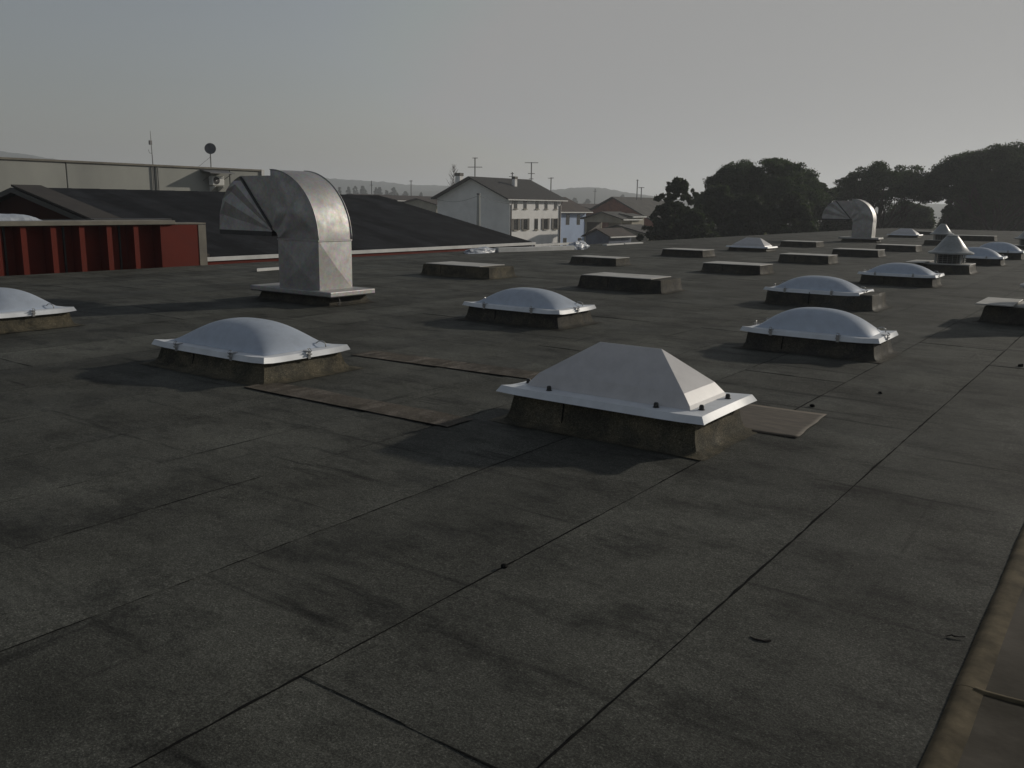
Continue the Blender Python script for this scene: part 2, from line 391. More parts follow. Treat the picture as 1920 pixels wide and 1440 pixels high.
# worn brownish cross strips between the skylights
def patch_strip(x0, x1, y0, y1, zt, seed, skew=0.0):
    m = 50; vs = []; fs = []
    for k in range(m + 1):
        t = k / m; xx = x0 + (x1 - x0) * t; o = skew * t
        a = y0 + o + 0.02 * fn(xx * 3, seed); b = y1 + o + 0.025 * fn(xx * 2.4, seed + 7)
        vs += [(xx, a, zt - 0.003), (xx, a + 0.004, zt), (xx, (a + b) / 2, zt + 0.002), (xx, b, zt)]
    for k in range(m):
        a, b = 4 * k, 4 * k + 4; fs += [(a, b, b + 1, a + 1), (a + 1, b + 1, b + 2, a + 2), (a + 2, b + 2, b + 3, a + 3)]
    o = MB().add(vs, fs).build('worn_cover_strip', M_band, roof); o['label'] = 'brownish worn felt strip crossing the seams'
    bd = MB(); vs = []
    for k in range(m + 1):
        t = k / m; xx = x0 + (x1 - x0) * t; a = y0 + skew * t + 0.02 * fn(xx * 3, seed)
        b = max(0.001, 0.005 + 0.010 * fn(xx * 5, seed + 3)); vs += [(xx, a + 0.002, zt + 0.001), (xx, a - b, zt - 0.003)]
    bd.add(vs, [(2 * k, 2 * k + 1, 2 * k + 3, 2 * k + 2) for k in range(m)]); bd.build('strip_bead', M_bitumen, o)
patch_strip(-6.25, -3.98, 4.74, 5.06, 0.0175, 3, 0.03)
patch_strip(-6.75, -4.0, 6.50, 6.86, 0.0175, 8, 0.16)

# coping of the roof's right-hand edge
cop = thing('parapet_coping', (0, 0, 0), 'low stained tan coping with rolled edge along the felt roof', 'coping')
yy = -5.0; jr = random.Random(2)
joint = 3.12
ys = [joint + k * 2.4 for k in range(-3, 34)]
for k in range(len(ys) - 1):
    y0, y1 = ys[k] + 0.001, ys[k + 1] - 0.001
    if y0 > RY1: break
    m = 16; vs = []; prof = [(-0.365, 0.002), (-0.358, 0.014), (-0.342, 0.024), (-0.320, 0.027), (-0.295, 0.024), (-0.27, 0.020), (-0.20, 0.021), (0.1, 0.038), (0.42, 0.045), (0.44, -0.1)]
    for j in range(m + 1):
        y_ = y0 + (y1 - y0) * j / m; w = 0.006 * fn(y_ * 2.2, k) + 0.003 * fn(y_ * 9, k)
        vs += [(px_ + w, y_, pz + 0.003 * fn(y_ * 3, px_ * 9)) for px_, pz in prof]
    q = len(prof); fs = [(j * q + a, j * q + a + 1, (j + 1) * q + a + 1, (j + 1) * q + a) for j in range(m) for a in range(q - 1)]
    fs += [tuple(range(q)), tuple(m * q + a for a in range(q))[::-1]]
    mi = [0] * len(fs); b = MB(); b.add(vs, fs)
    b.m = [1 if (f_i < m * (q - 1) and (f_i % (q - 1)) < 5) else 0 for f_i in range(len(fs))]
    b.build('coping_sheet', [M_coping, M_copingroll], cop, smooth=True, angle=40)
    if y1 < 40:
        jb = MB(); pf = [(-0.30, 0.027), (-0.27, 0.024), (-0.20, 0.0255), (0.1, 0.043), (0.42, 0.050)]; vs = []
        for a_, c_ in pf: vs += [(a_, y1 - 0.012, c_ - 0.004), (a_, y1 - 0.006, c_ + 0.003), (a_, y1 + 0.008, c_ + 0.003), (a_, y1 + 0.014, c_ - 0.004)]
        jb.add(vs, [(4 * q_ + r_, 4 * q_ + r_ + 1, 4 * q_ + r_ + 5, 4 * q_ + r_ + 4) for q_ in range(len(pf) - 1) for r_ in range(3)])
        jb.build('joint_bead', M_copingroll, cop, smooth=True)

# ================================================================== ROOF THINGS
def curb_mesh(wx, wy, h, flare, seed, apron=0.10):
    """felt-wrapped upstand centred on origin, top size wx*wy, flared foot and an apron on the roof"""
    ns = 14
    prof = [(apron + flare, 0.0125), (flare + 0.035, 0.016), (flare * 0.75 + 0.012, 0.035), (flare * 0.45 + 0.006, h * 0.35), (0.010, h * 0.75), (0.0, h - 0.008), (-0.010, h), (-0.10, h)]
    ringsv = []
    for off, z in prof:
        hx, hy = wx / 2 + off, wy / 2 + off; ring = []
        cs = [(-hx, -hy), (hx, -hy), (hx, hy), (-hx, hy)]
        for a in range(4):
            p, q = cs[a], cs[(a + 1) % 4]
            for k in range(ns):
                t = k / ns; ring.append([p[0] + (q[0] - p[0]) * t, p[1] + (q[1] - p[1]) * t, z])
        for v in ring:
            w = 0.010 * fn(v[0] * 3 + seed, v[1] * 3, z * 6) + 0.004 * fn(v[0] * 11 + seed, v[1] * 11, z * 14)
            if z < 0.02 and off > flare + 0.06: w *= 2.0
            d = math.hypot(v[0], v[1]); v[0] += v[0] / d * w; v[1] += v[1] / d * w
            if 0.03 < z < h - 0.02: v[2] += 0.006 * fn(v[0] * 4, v[1] * 4, seed)
        ringsv.append(ring)
    n_ = 4 * ns; b = MB()
    fs = [(k * n_ + j, k * n_ + (j + 1) % n_, (k + 1) * n_ + (j + 1) % n_, (k + 1) * n_ + j) for k in range(len(prof) - 1) for j in range(n_)]
    fs.append(tuple((len(prof) - 1) * n_ + j for j in range(n_)))
    return b.add([tuple(v) for r_ in ringsv for v in r_], fs)
def add_curb(root, wx, wy, h, flare, seed, worn=False):
    c = curb_mesh(wx, wy, h, flare, seed).build('curb', M_curb_worn_lit if worn else M_curb, root, smooth=True, angle=38)
    r = random.Random(seed)
    xs = -wx / 2 + wx * r.uniform(0.28, 0.42)
    for k, sx in enumerate((xs, )):
        off = lambda z: -(wy / 2 + (flare * 0.6 * max(0, 1 - z / (h * 0.75)) + 0.012))
        pts = [(sx + 0.01 * fn(z * 9, seed), off(z) - 0.004, z) for z in (0.02, 0.05, h * 0.35, h * 0.7, h * 0.96)]
        MB().tube(pts, 0.006, 5).build('lap_seam', M_bitumen, c)
    return c
def frame_mesh(wx, wy, z, drop=0.045, over=0.055, inner=0.09, lift=0.018):
    """white flange: upturned inner lip, flat rim, outward flared skirt; corners pulled out and slightly up"""
    prof = [(-inner, z + 0.022), (-inner + 0.015, z + 0.012), (0.0, z + 0.008), (over * 0.6, z + 0.004), (over, z - drop), (over - 0.012, z - drop - 0.002), (over * 0.5, z - 0.012), (-inner, z - 0.006)]
    ns = 10; ringv = []
    for off, zz in prof:
        hx, hy = wx / 2 + off, wy / 2 + off; cs = [(-hx, -hy), (hx, -hy), (hx, hy), (-hx, hy)]
        for a in range(4):
            p, q = cs[a], cs[(a + 1) % 4]
            for k in range(ns):
                t = k / ns; c = abs(t - 0.5) * 2
                e = c ** 6 * (0.03 if off > 0.02 else 0.0)
                xx, yy_ = p[0] + (q[0] - p[0]) * t, p[1] + (q[1] - p[1]) * t; d = math.hypot(xx, yy_)
                ringv.append((xx + xx / d * e, yy_ + yy_ / d * e, zz + c ** 6 * (lift if off > 0.02 else 0)))
    n_ = 4 * ns; m = len(prof)
    fs = [(k * n_ + j, k * n_ + (j + 1) % n_, ((k + 1) % m) * n_ + (j + 1) % n_, ((k + 1) % m) * n_ + j) for k in range(m) for j in range(n_)]
    return MB().add(ringv, fs)
def dome_mesh(wx, wy, z, H, flat=0.0):
    """blown pillow dome with a soft concave foot"""
    nx, ny = 44, 30; b = MB(); vs = []
    f = lambda u: max(0.0, 1 - abs(u) ** 2.5)
    for j in range(ny + 1):
        for i in range(nx + 1):
            u, v = -1 + 2 * i / nx, -1 + 2 * j / ny
            q = (f(u) ** 0.92 * f(v) ** 0.74)
            vs.append((u * wx / 2, v * wy / 2, z + H * q))
    fs = [(j * (nx + 1) + i, j * (nx + 1) + i + 1, (j + 1) * (nx + 1) + i + 1, (j + 1) * (nx + 1) + i) for j in range(ny) for i in range(nx)]
    return b.add(vs, fs)
def clip_mesh():
    b = MB()
    b.box(-0.016, 0.016, -0.05, 0.012, 0.010, 0.016).box(-0.016, 0.016, -0.058, -0.05, -0.055, 0.018)
    b.tube([(-0.012, -0.055, 0.0), (-0.012, -0.075, 0.02), (-0.012, -0.05, 0.04), (0.012, -0.05, 0.04), (0.012, -0.075, 0.02), (0.012, -0.055, 0.0)], 0.004, 5)
    b.box(-0.02, 0.02, -0.072, -0.05, -0.02, -0.008)
    return b
_clip = [None]
def add_clip(root, x, y, z, rz):
    if _clip[0] is None:
        o = clip_mesh().build('clamp', M_clip); _clip[0] = o
    else:
        o = _clip[0].copy(); COL.objects.link(o)
    o.parent = root; o.location = (x, y, z); o.rotation_euler = (0, 0, rz); return o
def add_handle(root, x, y, z, rz=0):
    b = MB(); b.tube([(-0.05, 0, 0), (-0.045, 0, 0.035), (-0.02, 0, 0.055), (0.02, 0, 0.055), (0.045, 0, 0.035), (0.05, 0, 0)], 0.006, 6)
    o = b.build('handle', M_clip, root, smooth=True); o.location = (x, y, z); o.rotation_euler = (0, 0, rz); return o

def dome_skylight(x0, x1, y0, y1, h, H, label, seed, flare=0.05, worn=False, frame=None, clips=True):
    cx, cy = (x0 + x1) / 2, (y0 + y1) / 2; wx, wy = x1 - x0, y1 - y0
    root = thing('domed_skylight', (cx, cy, 0), label, 'skylight', 'white domed skylights on the felt roof')
    add_curb(root, wx, wy, h, flare, seed, worn)
    fx, fy, fw, fd = (0, 0, wx, wy) if frame is None else frame
    fr = frame_mesh(fw, fd, h + 0.012).build('frame', M_frame, root, smooth=True, angle=30); fr.location = (fx, fy, 0)
    dm = dome_mesh(fw - 0.10, fd - 0.10, h + 0.026, H * 0.87).build('dome', M_opal_skyblue, root, smooth=True); dm.location = (fx, fy, 0)
    if clips:
        for t in (-0.30, 0.24): add_clip(root, fx + fw * t, fy - fd / 2 - 0.002, h + 0.012, 0)
        add_clip(root, fx + fw / 2 + 0.002, fy + 0.02, h + 0.012, math.pi / 2)
        add_clip(root, fx - fw / 2 - 0.002, fy + 0.02, h + 0.012, -math.pi / 2)
        add_handle(root, fx + fw / 2 - 0.06, fy + fd * 0.30, h + 0.025, 0.5)
        add_handle(root, fx - fw / 2 + 0.05, fy + fd * 0.22, h + 0.025, 0.3)
    return root
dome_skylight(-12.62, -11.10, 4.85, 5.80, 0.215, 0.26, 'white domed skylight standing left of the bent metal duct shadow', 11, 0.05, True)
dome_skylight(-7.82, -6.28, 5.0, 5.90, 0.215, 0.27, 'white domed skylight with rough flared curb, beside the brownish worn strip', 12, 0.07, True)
dome_skylight(-7.68, -6.22, 9.70, 10.50, 0.225, 0.25, 'white domed skylight between the bent duct and two flat capped curbs', 13, 0.05)
dome_skylight(-3.68, -2.30, 9.84, 10.55, 0.225, 0.28, 'white domed skylight with loop handles, directly behind the big white pyramid', 14, 0.04)
dome_skylight(-5.22, -3.53, 14.74, 15.58, 0.255, 0.24, 'white domed skylight set off-centre on a longer felt curb', 15, 0.03, False, (-0.13, 0.02, 1.42, 0.80))
dome_skylight(-5.10, -3.68, 20.22, 21.05, 0.235, 0.24, 'white domed skylight just in front of the large conical fan cowl', 16, 0.03)
dome_skylight(-5.05, -3.62, 29.75, 30.60, 0.24, 0.30, 'white domed skylight half hidden behind the large conical fan cowl', 17, 0.02)
dome_skylight(-5.05, -3.58, 34.2, 35.1, 0.26, 0.32, 'white domed skylight behind the half hidden dome, near the farthest felt edge', 18, 0.02)

def pyramid_skylight(x0, x1, y0, y1, h, H, label, seed, near=True, ridge=0.42):
    cx, cy = (x0 + x1) / 2, (y0 + y1) / 2; wx, wy = x1 - x0, y1 - y0
    root = thing('pyramid_skylight', (cx, cy, 0), label, 'skylight', 'white pyramid skylights on the felt roof')
    add_curb(root, wx, wy, h, 0.05, seed, near)
    frame_mesh(wx + 0.02, wy + 0.02, h + 0.012, 0.042, 0.075, 0.10, 0.012).build('frame', M_frame, root, smooth=True, angle=30)
    lx, ly = wx / 2 - 0.06, wy / 2 - 0.06
    loops = [(lx, ly, h + 0.024), (lx - 0.012, ly - 0.012, h + 0.05), (lx - 0.075, ly - 0.05, h + 0.12 * H / 0.36), (lx * ridge, 0.004, h + H)]
    vs = []
    for k_, (a, b_, z) in enumerate(loops):
        o_ = 0.03 if k_ == 3 else 0.0
        vs += [(-a + o_, -b_, z), (a + o_, -b_, z), (a + o_, b_, z), (-a + o_, b_, z)]
    fs = [(4 * k + j, 4 * k + (j + 1) % 4, 4 * k + 4 + (j + 1) % 4, 4 * k + 4 + j) for k in range(len(loops) - 1) for j in range(4)] + [(12, 13, 14, 15)]
    o = MB().add(vs, fs).build('pyramid_shell', M_opal_matt, root); bevel(o, 0.010, 2)
    if near:
        nut = MB().lathe([(0.0, 0.034), (0.012, 0.033), (0.017, 0.024), (0.017, 0.004), (0.023, 0.002), (0.023, 0)], 12)
        first = None
        for x_, y_ in ((-0.30, -1), (0.30, -1), (1.0, -0.62), (1.0, 0.60), (-1.0, -0.60), (-1.0, 0.60), (-0.30, 1), (0.30, 1)):
            if first is None: q = nut.build('bolt_cap', M_black, root, smooth=True, angle=40); first = q
            else: q = first.copy(); COL.objects.link(q); q.parent = root
            q.location = ((x_ * (wx / 2 - 0.015)) if abs(x_) == 1 else x_ * wx, y_ * (wy / 2 - 0.015) if abs(y_) == 1 else y_ * wy / 2, h + 0.022)
    return root
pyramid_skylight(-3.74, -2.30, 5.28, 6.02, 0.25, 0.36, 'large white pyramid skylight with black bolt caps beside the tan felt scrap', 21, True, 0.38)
pyramid_skylight(-12.95, -11.55, 32.05, 32.95, 0.17, 0.33, 'small white pyramid skylight in front of the yellowish bush', 22, False)
pyramid_skylight(-12.75, -11.20, 55.8, 56.8, 0.17, 0.36, 'distant white pyramid skylight behind the smaller bent duct', 23, False)

def capped_curb(x0, x1, y0, y1, h, label, seed, lid=(0.0, 1.0), brown=False):
    cx, cy = (x0 + x1) / 2, (y0 + y1) / 2; wx, wy = x1 - x0, y1 - y0
    root = thing('capped_curb', (cx, cy, 0), label, 'roof curb', 'low felt curbs capped with flat sheets')
    add_curb(root, wx, wy, h, 0.04, seed, brown)
    a, b_ = -wx / 2 + wx * lid[0] - 0.015, -wx / 2 + wx * lid[1] + 0.015
    r = random.Random(seed); t = r.uniform(-0.006, 0.006)
    vs = [(a, -wy / 2 - 0.012, h + 0.004), (b_, -wy / 2 - 0.012, h + 0.004), (b_, wy / 2 + 0.012, h + 0.004), (a, wy / 2 + 0.012, h + 0.004)]
    o = MB().prism(vs, (0, 0, 0.016)).build('lid_sheet', M_lid, root); bevel(o, 0.004, 1)
    return root
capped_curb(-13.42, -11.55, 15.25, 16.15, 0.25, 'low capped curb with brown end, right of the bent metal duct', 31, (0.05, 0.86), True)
capped_curb(-13.05, -11.66, 21.02, 21.75, 0.20, 'low capped curb below the white gutter length with plastic bundles', 32)
capped_curb(-9.08, -7.35, 14.98, 15.82, 0.25, 'long low capped curb directly behind the middle white dome', 33, (0.03, 0.88))
capped_curb(-13.08, -11.68, 26.70, 27.6, 0.22, 'low capped curb left of the small white pyramid skylight', 34)
capped_curb(-9.08, -7.63, 20.85, 21.72, 0.22, 'low capped curb behind the long curb that backs the middle dome', 35)
capped_curb(-9.05, -7.63, 26.36, 27.25, 0.24, 'low capped curb in the row to the right of the small pyramid', 36)
capped_curb(-12.86, -11.40, 37.5, 38.5, 0.22, 'low capped curb just behind the small white pyramid skylight', 37)
capped_curb(-9.00, -7.52, 31.6, 32.5, 0.23, 'low capped curb in front of the smaller bent duct, second nearest it', 38)
capped_curb(-8.86, -7.42, 36.9, 37.9, 0.23, 'low capped curb right beside the foot of the smaller bent duct', 39)
capped_curb(-12.9, -11.9, 63.5, 64.5, 0.22, 'tiny distant capped curb behind the farthest pyramid skylight', 40)
capped_curb(-9.1, -7.0, 54.0, 55.0, 0.26, 'distant capped curb behind the smaller conical fan cowl', 41)

# ------------------------------------------------------------------ fan cowls
def fan_cowl(x0, x1, y0, y1, h, center, label, seed, lid=None, s=1.0):
    cx, cy = (x0 + x1) / 2, (y0 + y1) / 2
    root = thing('fan_cowl', (center[0], center[1], 0), label, 'roof fan', 'conical roof fan cowls')
    c = add_curb(root, x1 - x0, y1 - y0, h, 0.04, seed); c.location = (cx - center[0], cy - center[1], 0)
    pl = MB().box(-0.55 * s, 0.55 * s, -0.46, 0.46, h + 0.004, h + 0.03).build('base_plate', M_lid, root); bevel(pl, 0.005, 1)
    if lid:
        o = MB().box(lid[0] - center[0], lid[1] - center[0], y0 - cy - 0.30, y1 - cy - 0.02, h + 0.008, h + 0.026).build('lid_sheet', M_lid, root); bevel(o, 0.004, 1)
        o.location = (0, cy - center[1], 0.032)
    z = h + 0.03
    # outlet body: wire mesh cylinder with posts
    b = MB().lathe([(0.30 * s, z), (0.30 * s, z + 0.26)], 28); b.build('outlet_drum', M_mesh, root, smooth=True)
    m = MB()
    for k in range(20):
        a = 2 * math.pi * k / 20; m.tube([(0.37 * s * math.cos(a), 0.37 * s * math.sin(a), z), (0.37 * s * math.cos(a), 0.37 * s * math.sin(a), z + 0.26)], 0.004, 4)
    for zz in (0.05, 0.10, 0.15, 0.20):
        m.tube([(0.37 * s * math.cos(t), 0.37 * s * math.sin(t), z + zz) for t in [2 * math.pi * j / 28 for j in range(29)]], 0.003, 4)
    m.build('guard_mesh', M_cone, root)
    for k in range(4):
        a = math.pi / 4 + k * math.pi / 2; x_, y_ = 0.41 * s * math.cos(a), 0.41 * s * math.sin(a)
        MB().box(x_ - 0.015, x_ + 0.015, y_ - 0.015, y_ + 0.015, z, z + 0.27).build('post', M_cone, root)
    prof = [(0.0, z + 0.25), (0.44 * s, z + 0.245), (0.525 * s, z + 0.235), (0.55 * s, z + 0.255), (0.545 * s, z + 0.285), (0.50 * s, z + 0.305), (0.43 * s, z + 0.33), (0.33 * s, z + 0.45), (0.22 * s, z + 0.60), (0.145 * s, z + 0.69), (0.15 * s, z + 0.70), (0.145 * s, z + 0.715), (0.10 * s, z + 0.728), (0, z + 0.735)]
    MB().lathe(prof, 40).build('cone_hood', M_cone, root, smooth=True, angle=35)
    return root
fan_cowl(-5.05, -3.74, 25.1, 26.1, 0.22, (-4.28, 25.6), 'large conical grey fan cowl on a felt curb with pale lid', 51, (-5.2, -4.75))
fan_cowl(-8.72, -7.72, 45.2, 46.2, 0.22, (-8.1, 45.7), 'smaller looking conical fan cowl directly behind the large one', 52, None, 0.95)
fan_cowl(-4.9, -3.7, 41.5, 42.5, 0.22, (-4.15, 42.0), 'conical fan cowl cut off behind the farthest white dome', 53)
fan_cowl(-1.90, -0.50, 14.50, 15.4, 0.24, (-0.98, 14.95), 'fan cowl on a flared felt curb beside the tan coping, broad pale lid', 54, (-1.98, -1.50))

# ------------------------------------------------------------------ gooseneck ducts
def gooseneck(loc, label):
    root = thing('gooseneck_duct', loc, label, 'duct', 'galvanised gooseneck ducts')
    W2, D2 = 0.475, 0.35                       # half column width (x), half depth (y)
    c = curb_mesh(1.62, 0.78, 0.15, 0.05, 61).build('curb', M_curb, root, smooth=True, angle=38); c.location = (-0.10, 0.02, 0)
    b = MB().box(-1.08, 0.84, -0.47, 0.50, 0.155, 0.232); pl = b.build('base_plate', M_galv, root); bevel(pl, 0.012, 2)
    MB().box(-1.083, 0.843, -0.473, 0.503, 0.150, 0.154).build('plate_gasket', M_black, root)
    MB().tube([(0.82, -0.30, 0.17), (0.86, -0.30, 0.10), (0.87, -0.31, 0.03), (0.83, -0.30, 0.02), (0.80, -0.28, 0.05)], 0.007, 6).build('cable_loop', M_black, root, smooth=True)
    z0, z1 = 0.232, 1.0
    # straight shaft: four sides with cross-break creases
    b = MB()
    cs = [(-W2, -D2), (W2, -D2), (W2, D2), (-W2, D2)]
    for a in range(4):
        p, q = cs[a], cs[(a + 1) % 4]; nx, ny = (q[1] - p[1]), -(q[0] - p[0]); l = math.hypot(nx, ny); nx, ny = nx / l, ny / l
        mid = ((p[0] + q[0]) / 2 + nx * 0.026 + (q[0] - p[0]) * 0.06, (p[1] + q[1]) / 2 + ny * 0.026, (z0 + z1) / 2 - 0.05)
        b.add([(p[0], p[1], z0), (q[0], q[1], z0), (q[0], q[1], z1), (p[0], p[1], z1), mid], [(0, 1, 4), (1, 2, 4), (2, 3, 4), (3, 0, 4)])
    b.build('shaft', M_galv, root)
    # joint flange between shaft and bend, with scalloped edge on the outer side
    b = MB().box(-W2 - 0.008, W2 + 0.010, -D2 - 0.010, D2 + 0.010, z1 - 0.012, z1 + 0.012); b.build('joint_flange', M_galv, root)
    # first bend: quarter turn toward -x
    ox, oz = -0.60, z1 + 0.013; Ri, Ro = 0.125, W2 - ox; nseg = 22
    sheet = MB(); vs = []
    nd = 9
    for k in range(nseg + 1):
        t = math.pi / 2 * k / nseg
        for j in range(nd + 1):
            y_ = -D2 + 2 * D2 * j / nd
            rr = Ro + 0.012 * math.sin(math.pi * j / nd) * math.sin(2 * t) + 0.003 * fn(t * 5, y_ * 6)
            vs.append((ox + rr * math.cos(t), y_, oz + rr * math.sin(t)))
    sheet.add(vs, [(k * (nd + 1) + j, k * (nd + 1) + j + 1, (k + 1) * (nd + 1) + j + 1, (k + 1) * (nd + 1) + j) for k in range(nseg) for j in range(nd)])
    # continues flat along the top a little
    sheet.build('outer_sheet', M_galv, root, smooth=True)
    inner = MB(); vs = []
    for k in range(11):
        t = math.pi / 2 * k / 10
        for y_ in (-D2, D2): vs.append((ox + Ri * math.cos(t), y_, oz + Ri * math.sin(t)))
    inner.add(vs, [(2 * k, 2 * k + 1, 2 * k + 3, 2 * k + 2) for k in range(10)]).build('inner_sheet', M_galv, root, smooth=True)
    for sgn in (-1, 1):
        side = MB(); vs = []; na, nr = 36, 20
        for k in range(na + 1):
            t = math.pi / 2 * k / na
            for j in range(nr + 1):
                r_ = Ri + (Ro - Ri) * j / nr
                if k == na: pass
                x_, z_ = ox + r_ * math.cos(t), oz + r_ * math.sin(t)
                e = min(1.0, 5 * min(j / nr, 1 - j / nr, k / na, 1 - k / na))
                # cross-break: ridges along the two diagonals of the panel, plus a few dents
                u, v = k / na, j / nr
                rid = max(max(0, 1 - abs(u - v) * 2.6), max(0, 1 - abs(u - (1 - v)) * 2.6))
                d_ = e * (0.036 * rid + 0.014 * fn(x_ * 3.2, z_ * 3.2, 4.0 + sgn))
                vs.append((x_, sgn * (D2 + d_), z_))
        side.add(vs, [(k * (nr + 1) + j, k * (nr + 1) + j + 1, (k + 1) * (nr + 1) + j + 1, (k + 1) * (nr + 1) + j) for k in range(na) for j in range(nr)])
        side.build('side_panel', M_galv, root, smooth=True, angle=50)
        # raised lock seam round the outer edge
        MB().tube([(ox + (Ro + 0.004) * math.cos(t), sgn * (D2 + 0.004), oz + (Ro + 0.004) * math.sin(t)) for t in [math.pi / 2 * k / 24 for k in range(25)]], 0.010, 6).build('lock_seam', M_galv, root, smooth=True)
    # second bend: fan-pleated outlet hood turning down, slightly narrower
    hx, hz = ox - 0.004, oz + 0.10; Dh = D2 - 0.02
    def rh(t):                                 # outline radius, t=0 up, 1 left
        th = math.pi / 2 * (1 + t)
        if t < 0.46: return 0.885 / math.sin(th)
        c_ = 0.885 / math.sin(math.pi / 2 * 1.46); u = (t - 0.46) / 0.54
        return c_ + (1.40 - c_) * u + 0.07 * math.sin(math.pi * u)
    npl = 24
    ob = MB(); vs = []
    for k in range(npl + 1):
        t = k / npl; th = math.pi / 2 * (1 + t); r_ = rh(t)
        for y_ in (-Dh, Dh): vs.append((hx + r_ * math.cos(th), y_, hz + r_ * math.sin(th)))
    ob.add(vs, [(2 * k, 2 * k + 1, 2 * k + 3, 2 * k + 2) for k in range(npl)]).build('hood_sheet', M_galv, root, smooth=True, angle=30)
    for sgn in (-1, 1):
        pb = MB(); stops = [0.0, 0.44, 0.48, 0.56, 0.66, 0.76, 0.88, 1.0]; ups = [0.0, 0.0, -0.03, 0.012, -0.022, 0.015, -0.02, 0.0]
        ins = [(hx + 0.02, sgn * Dh, hz)]
        vs = [(hx + 0.02 + 0.05 * math.cos(math.pi / 2 * (1 + s)), sgn * Dh, hz + 0.05 * math.sin(math.pi / 2 * (1 + s))) for s in stops]
        nn = len(stops)
        for s, u_ in zip(stops, ups):
            th = math.pi / 2 * (1 + s); r_ = rh(s) * 0.93; vs.append((hx + r_ * math.cos(th), sgn * (Dh + u_), hz + r_ * math.sin(th)))
        for s, u_ in zip(stops, ups):
            th = math.pi / 2 * (1 + s); r_ = rh(s); vs.append((hx + r_ * math.cos(th), sgn * Dh, hz + r_ * math.sin(th)))
        fs = [(j, j + 1, nn + j + 1, nn + j) for j in range(nn - 1)] + [(nn + j, nn + j + 1, 2 * nn + j + 1, 2 * nn + j) for j in range(nn - 1)]
        pb.add(vs, fs).build('pleated_panel', M_galv, root)
        th = math.pi / 2 * 1.46; r_ = rh(0.46)
        MB().tube([(hx, sgn * (Dh + 0.012), hz + 0.03), (hx + r_ * 0.97 * math.cos(th), sgn * (Dh + 0.012), hz + r_ * 0.97 * math.sin(th))], 0.022, 6).build('diagonal_stiffener', M_mesh, root)
    rim = MB().box(hx - 1.38, hx - 0.03, -Dh - 0.012, Dh + 0.012, hz - 0.075, hz - 0.001); rim.build('outlet_rim', M_mesh, root)
    return root
duct = gooseneck((-11.0, 9.86, 0), 'large galvanised gooseneck duct rising in front of the red clad wall')
duct2 = copy_tree(duct, (-11.75, 46.2, 0), 'smaller looking galvanised gooseneck duct standing before the umbrella pines')

# ------------------------------------------------------------------ loose things on the roof
def crumple(name, loc, sx, sy, sz, seed, label):
    bm = bmesh.new(); bmesh.ops.create_icosphere(bm, subdivisions=4, radius=1)
    for v in bm.verts:
        d = 1 + 0.35 * mnoise.noise(v.co * 2.2 + Vector((seed, 0, 0))) + 0.22 * abs(mnoise.noise(v.co * 5 + Vector((0, seed, 0))))
        v.co = Vector((v.co.x * sx * d, v.co.y * sy * d, max(-0.12, v.co.z * d) * sz + 0.12 * sz + 0.012))
    me = bpy.data.meshes.new(name); bm.to_mesh(me); bm.free(); me.materials.append(M_plastic)
    o = bpy.data.objects.new(name, me); COL.objects.link(o); o.location = loc
    return tag(o, label, 'plastic')
b1, b2 = at(902, 475), at(1084, 468)
crumple('plastic_bundle', (b1.x, b1.y, 0), 0.20, 0.75, 0.15, 2.0, 'crumpled plastic bundle at the dark roof end of the white gutter')
crumple('plastic_bundle', (b2.x, b2.y, 0), 0.20, 0.55, 0.26, 7.0, 'crumpled bluish plastic bundle at the blue house end of the white gutter')
gut = MB(); pa, pb_ = Vector((b1.x + 0.1, b1.y + 0.7, 0.015)), Vector((b2.x + 0.05, b2.y - 0.5, 0.015))
vs = []
for k in range(13):
    t = k / 12; p = pa.lerp(pb_, t); s_ = 0.05 * math.sin(math.pi * t)
    for dx, dz in ((-0.10, 0), (0.10, 0), (0.10, 0.14), (0.07, 0.15), (-0.07, 0.15), (-0.10, 0.14)): vs.append((p.x + dx + s_, p.y, p.z + dz))
gut.add(vs, [(k * 6 + j, k * 6 + (j + 1) % 6, (k + 1) * 6 + (j + 1) % 6, (k + 1) * 6 + j) for k in range(12) for j in range(6)] + [tuple(range(6)), tuple(72 + j for j in range(6))])
tag(gut.build('gutter_length', M_white_trim), 'loose white gutter length lying between two plastic bundles', 'gutter')
# pale strip half hidden by the duct shaft
p0, p1 = at(482, 510), at(548, 505)
vs = [(p0.x, p0.y, 0.012), (p1.x, p1.y, 0.012), (p1.x - 0.12, p1.y + 0.10, 0.012), (p0.x - 0.12, p0.y + 0.10, 0.012)]
tag(MB().prism(vs, (0, 0, 0.06)).build('pale_batten', M_white_trim), 'thin pale batten lying behind the large gooseneck duct', 'batten')
# thin white strips on the far roof edge
for pxa, pya, pxb, pyb, lab in ((1138, 461.0, 1170, 459.0, 'thin white strip on the felt edge below the tile roofed sheds'), (1172, 458.6, 1206, 456.8, 'thin white strip on the felt edge next to the dark evergreen')):
    p0, p1 = at(pxa, pya), at(pxb, pyb)
    vs = [(p0.x, p0.y, 0.012), (p1.x, p1.y, 0.012), (p1.x - 0.2, p1.y, 0.012), (p0.x - 0.2, p0.y, 0.012)]
    tag(MB().prism(vs, (0, 0, 0.05)).build('edge_strip', M_white_trim), lab, 'trim')
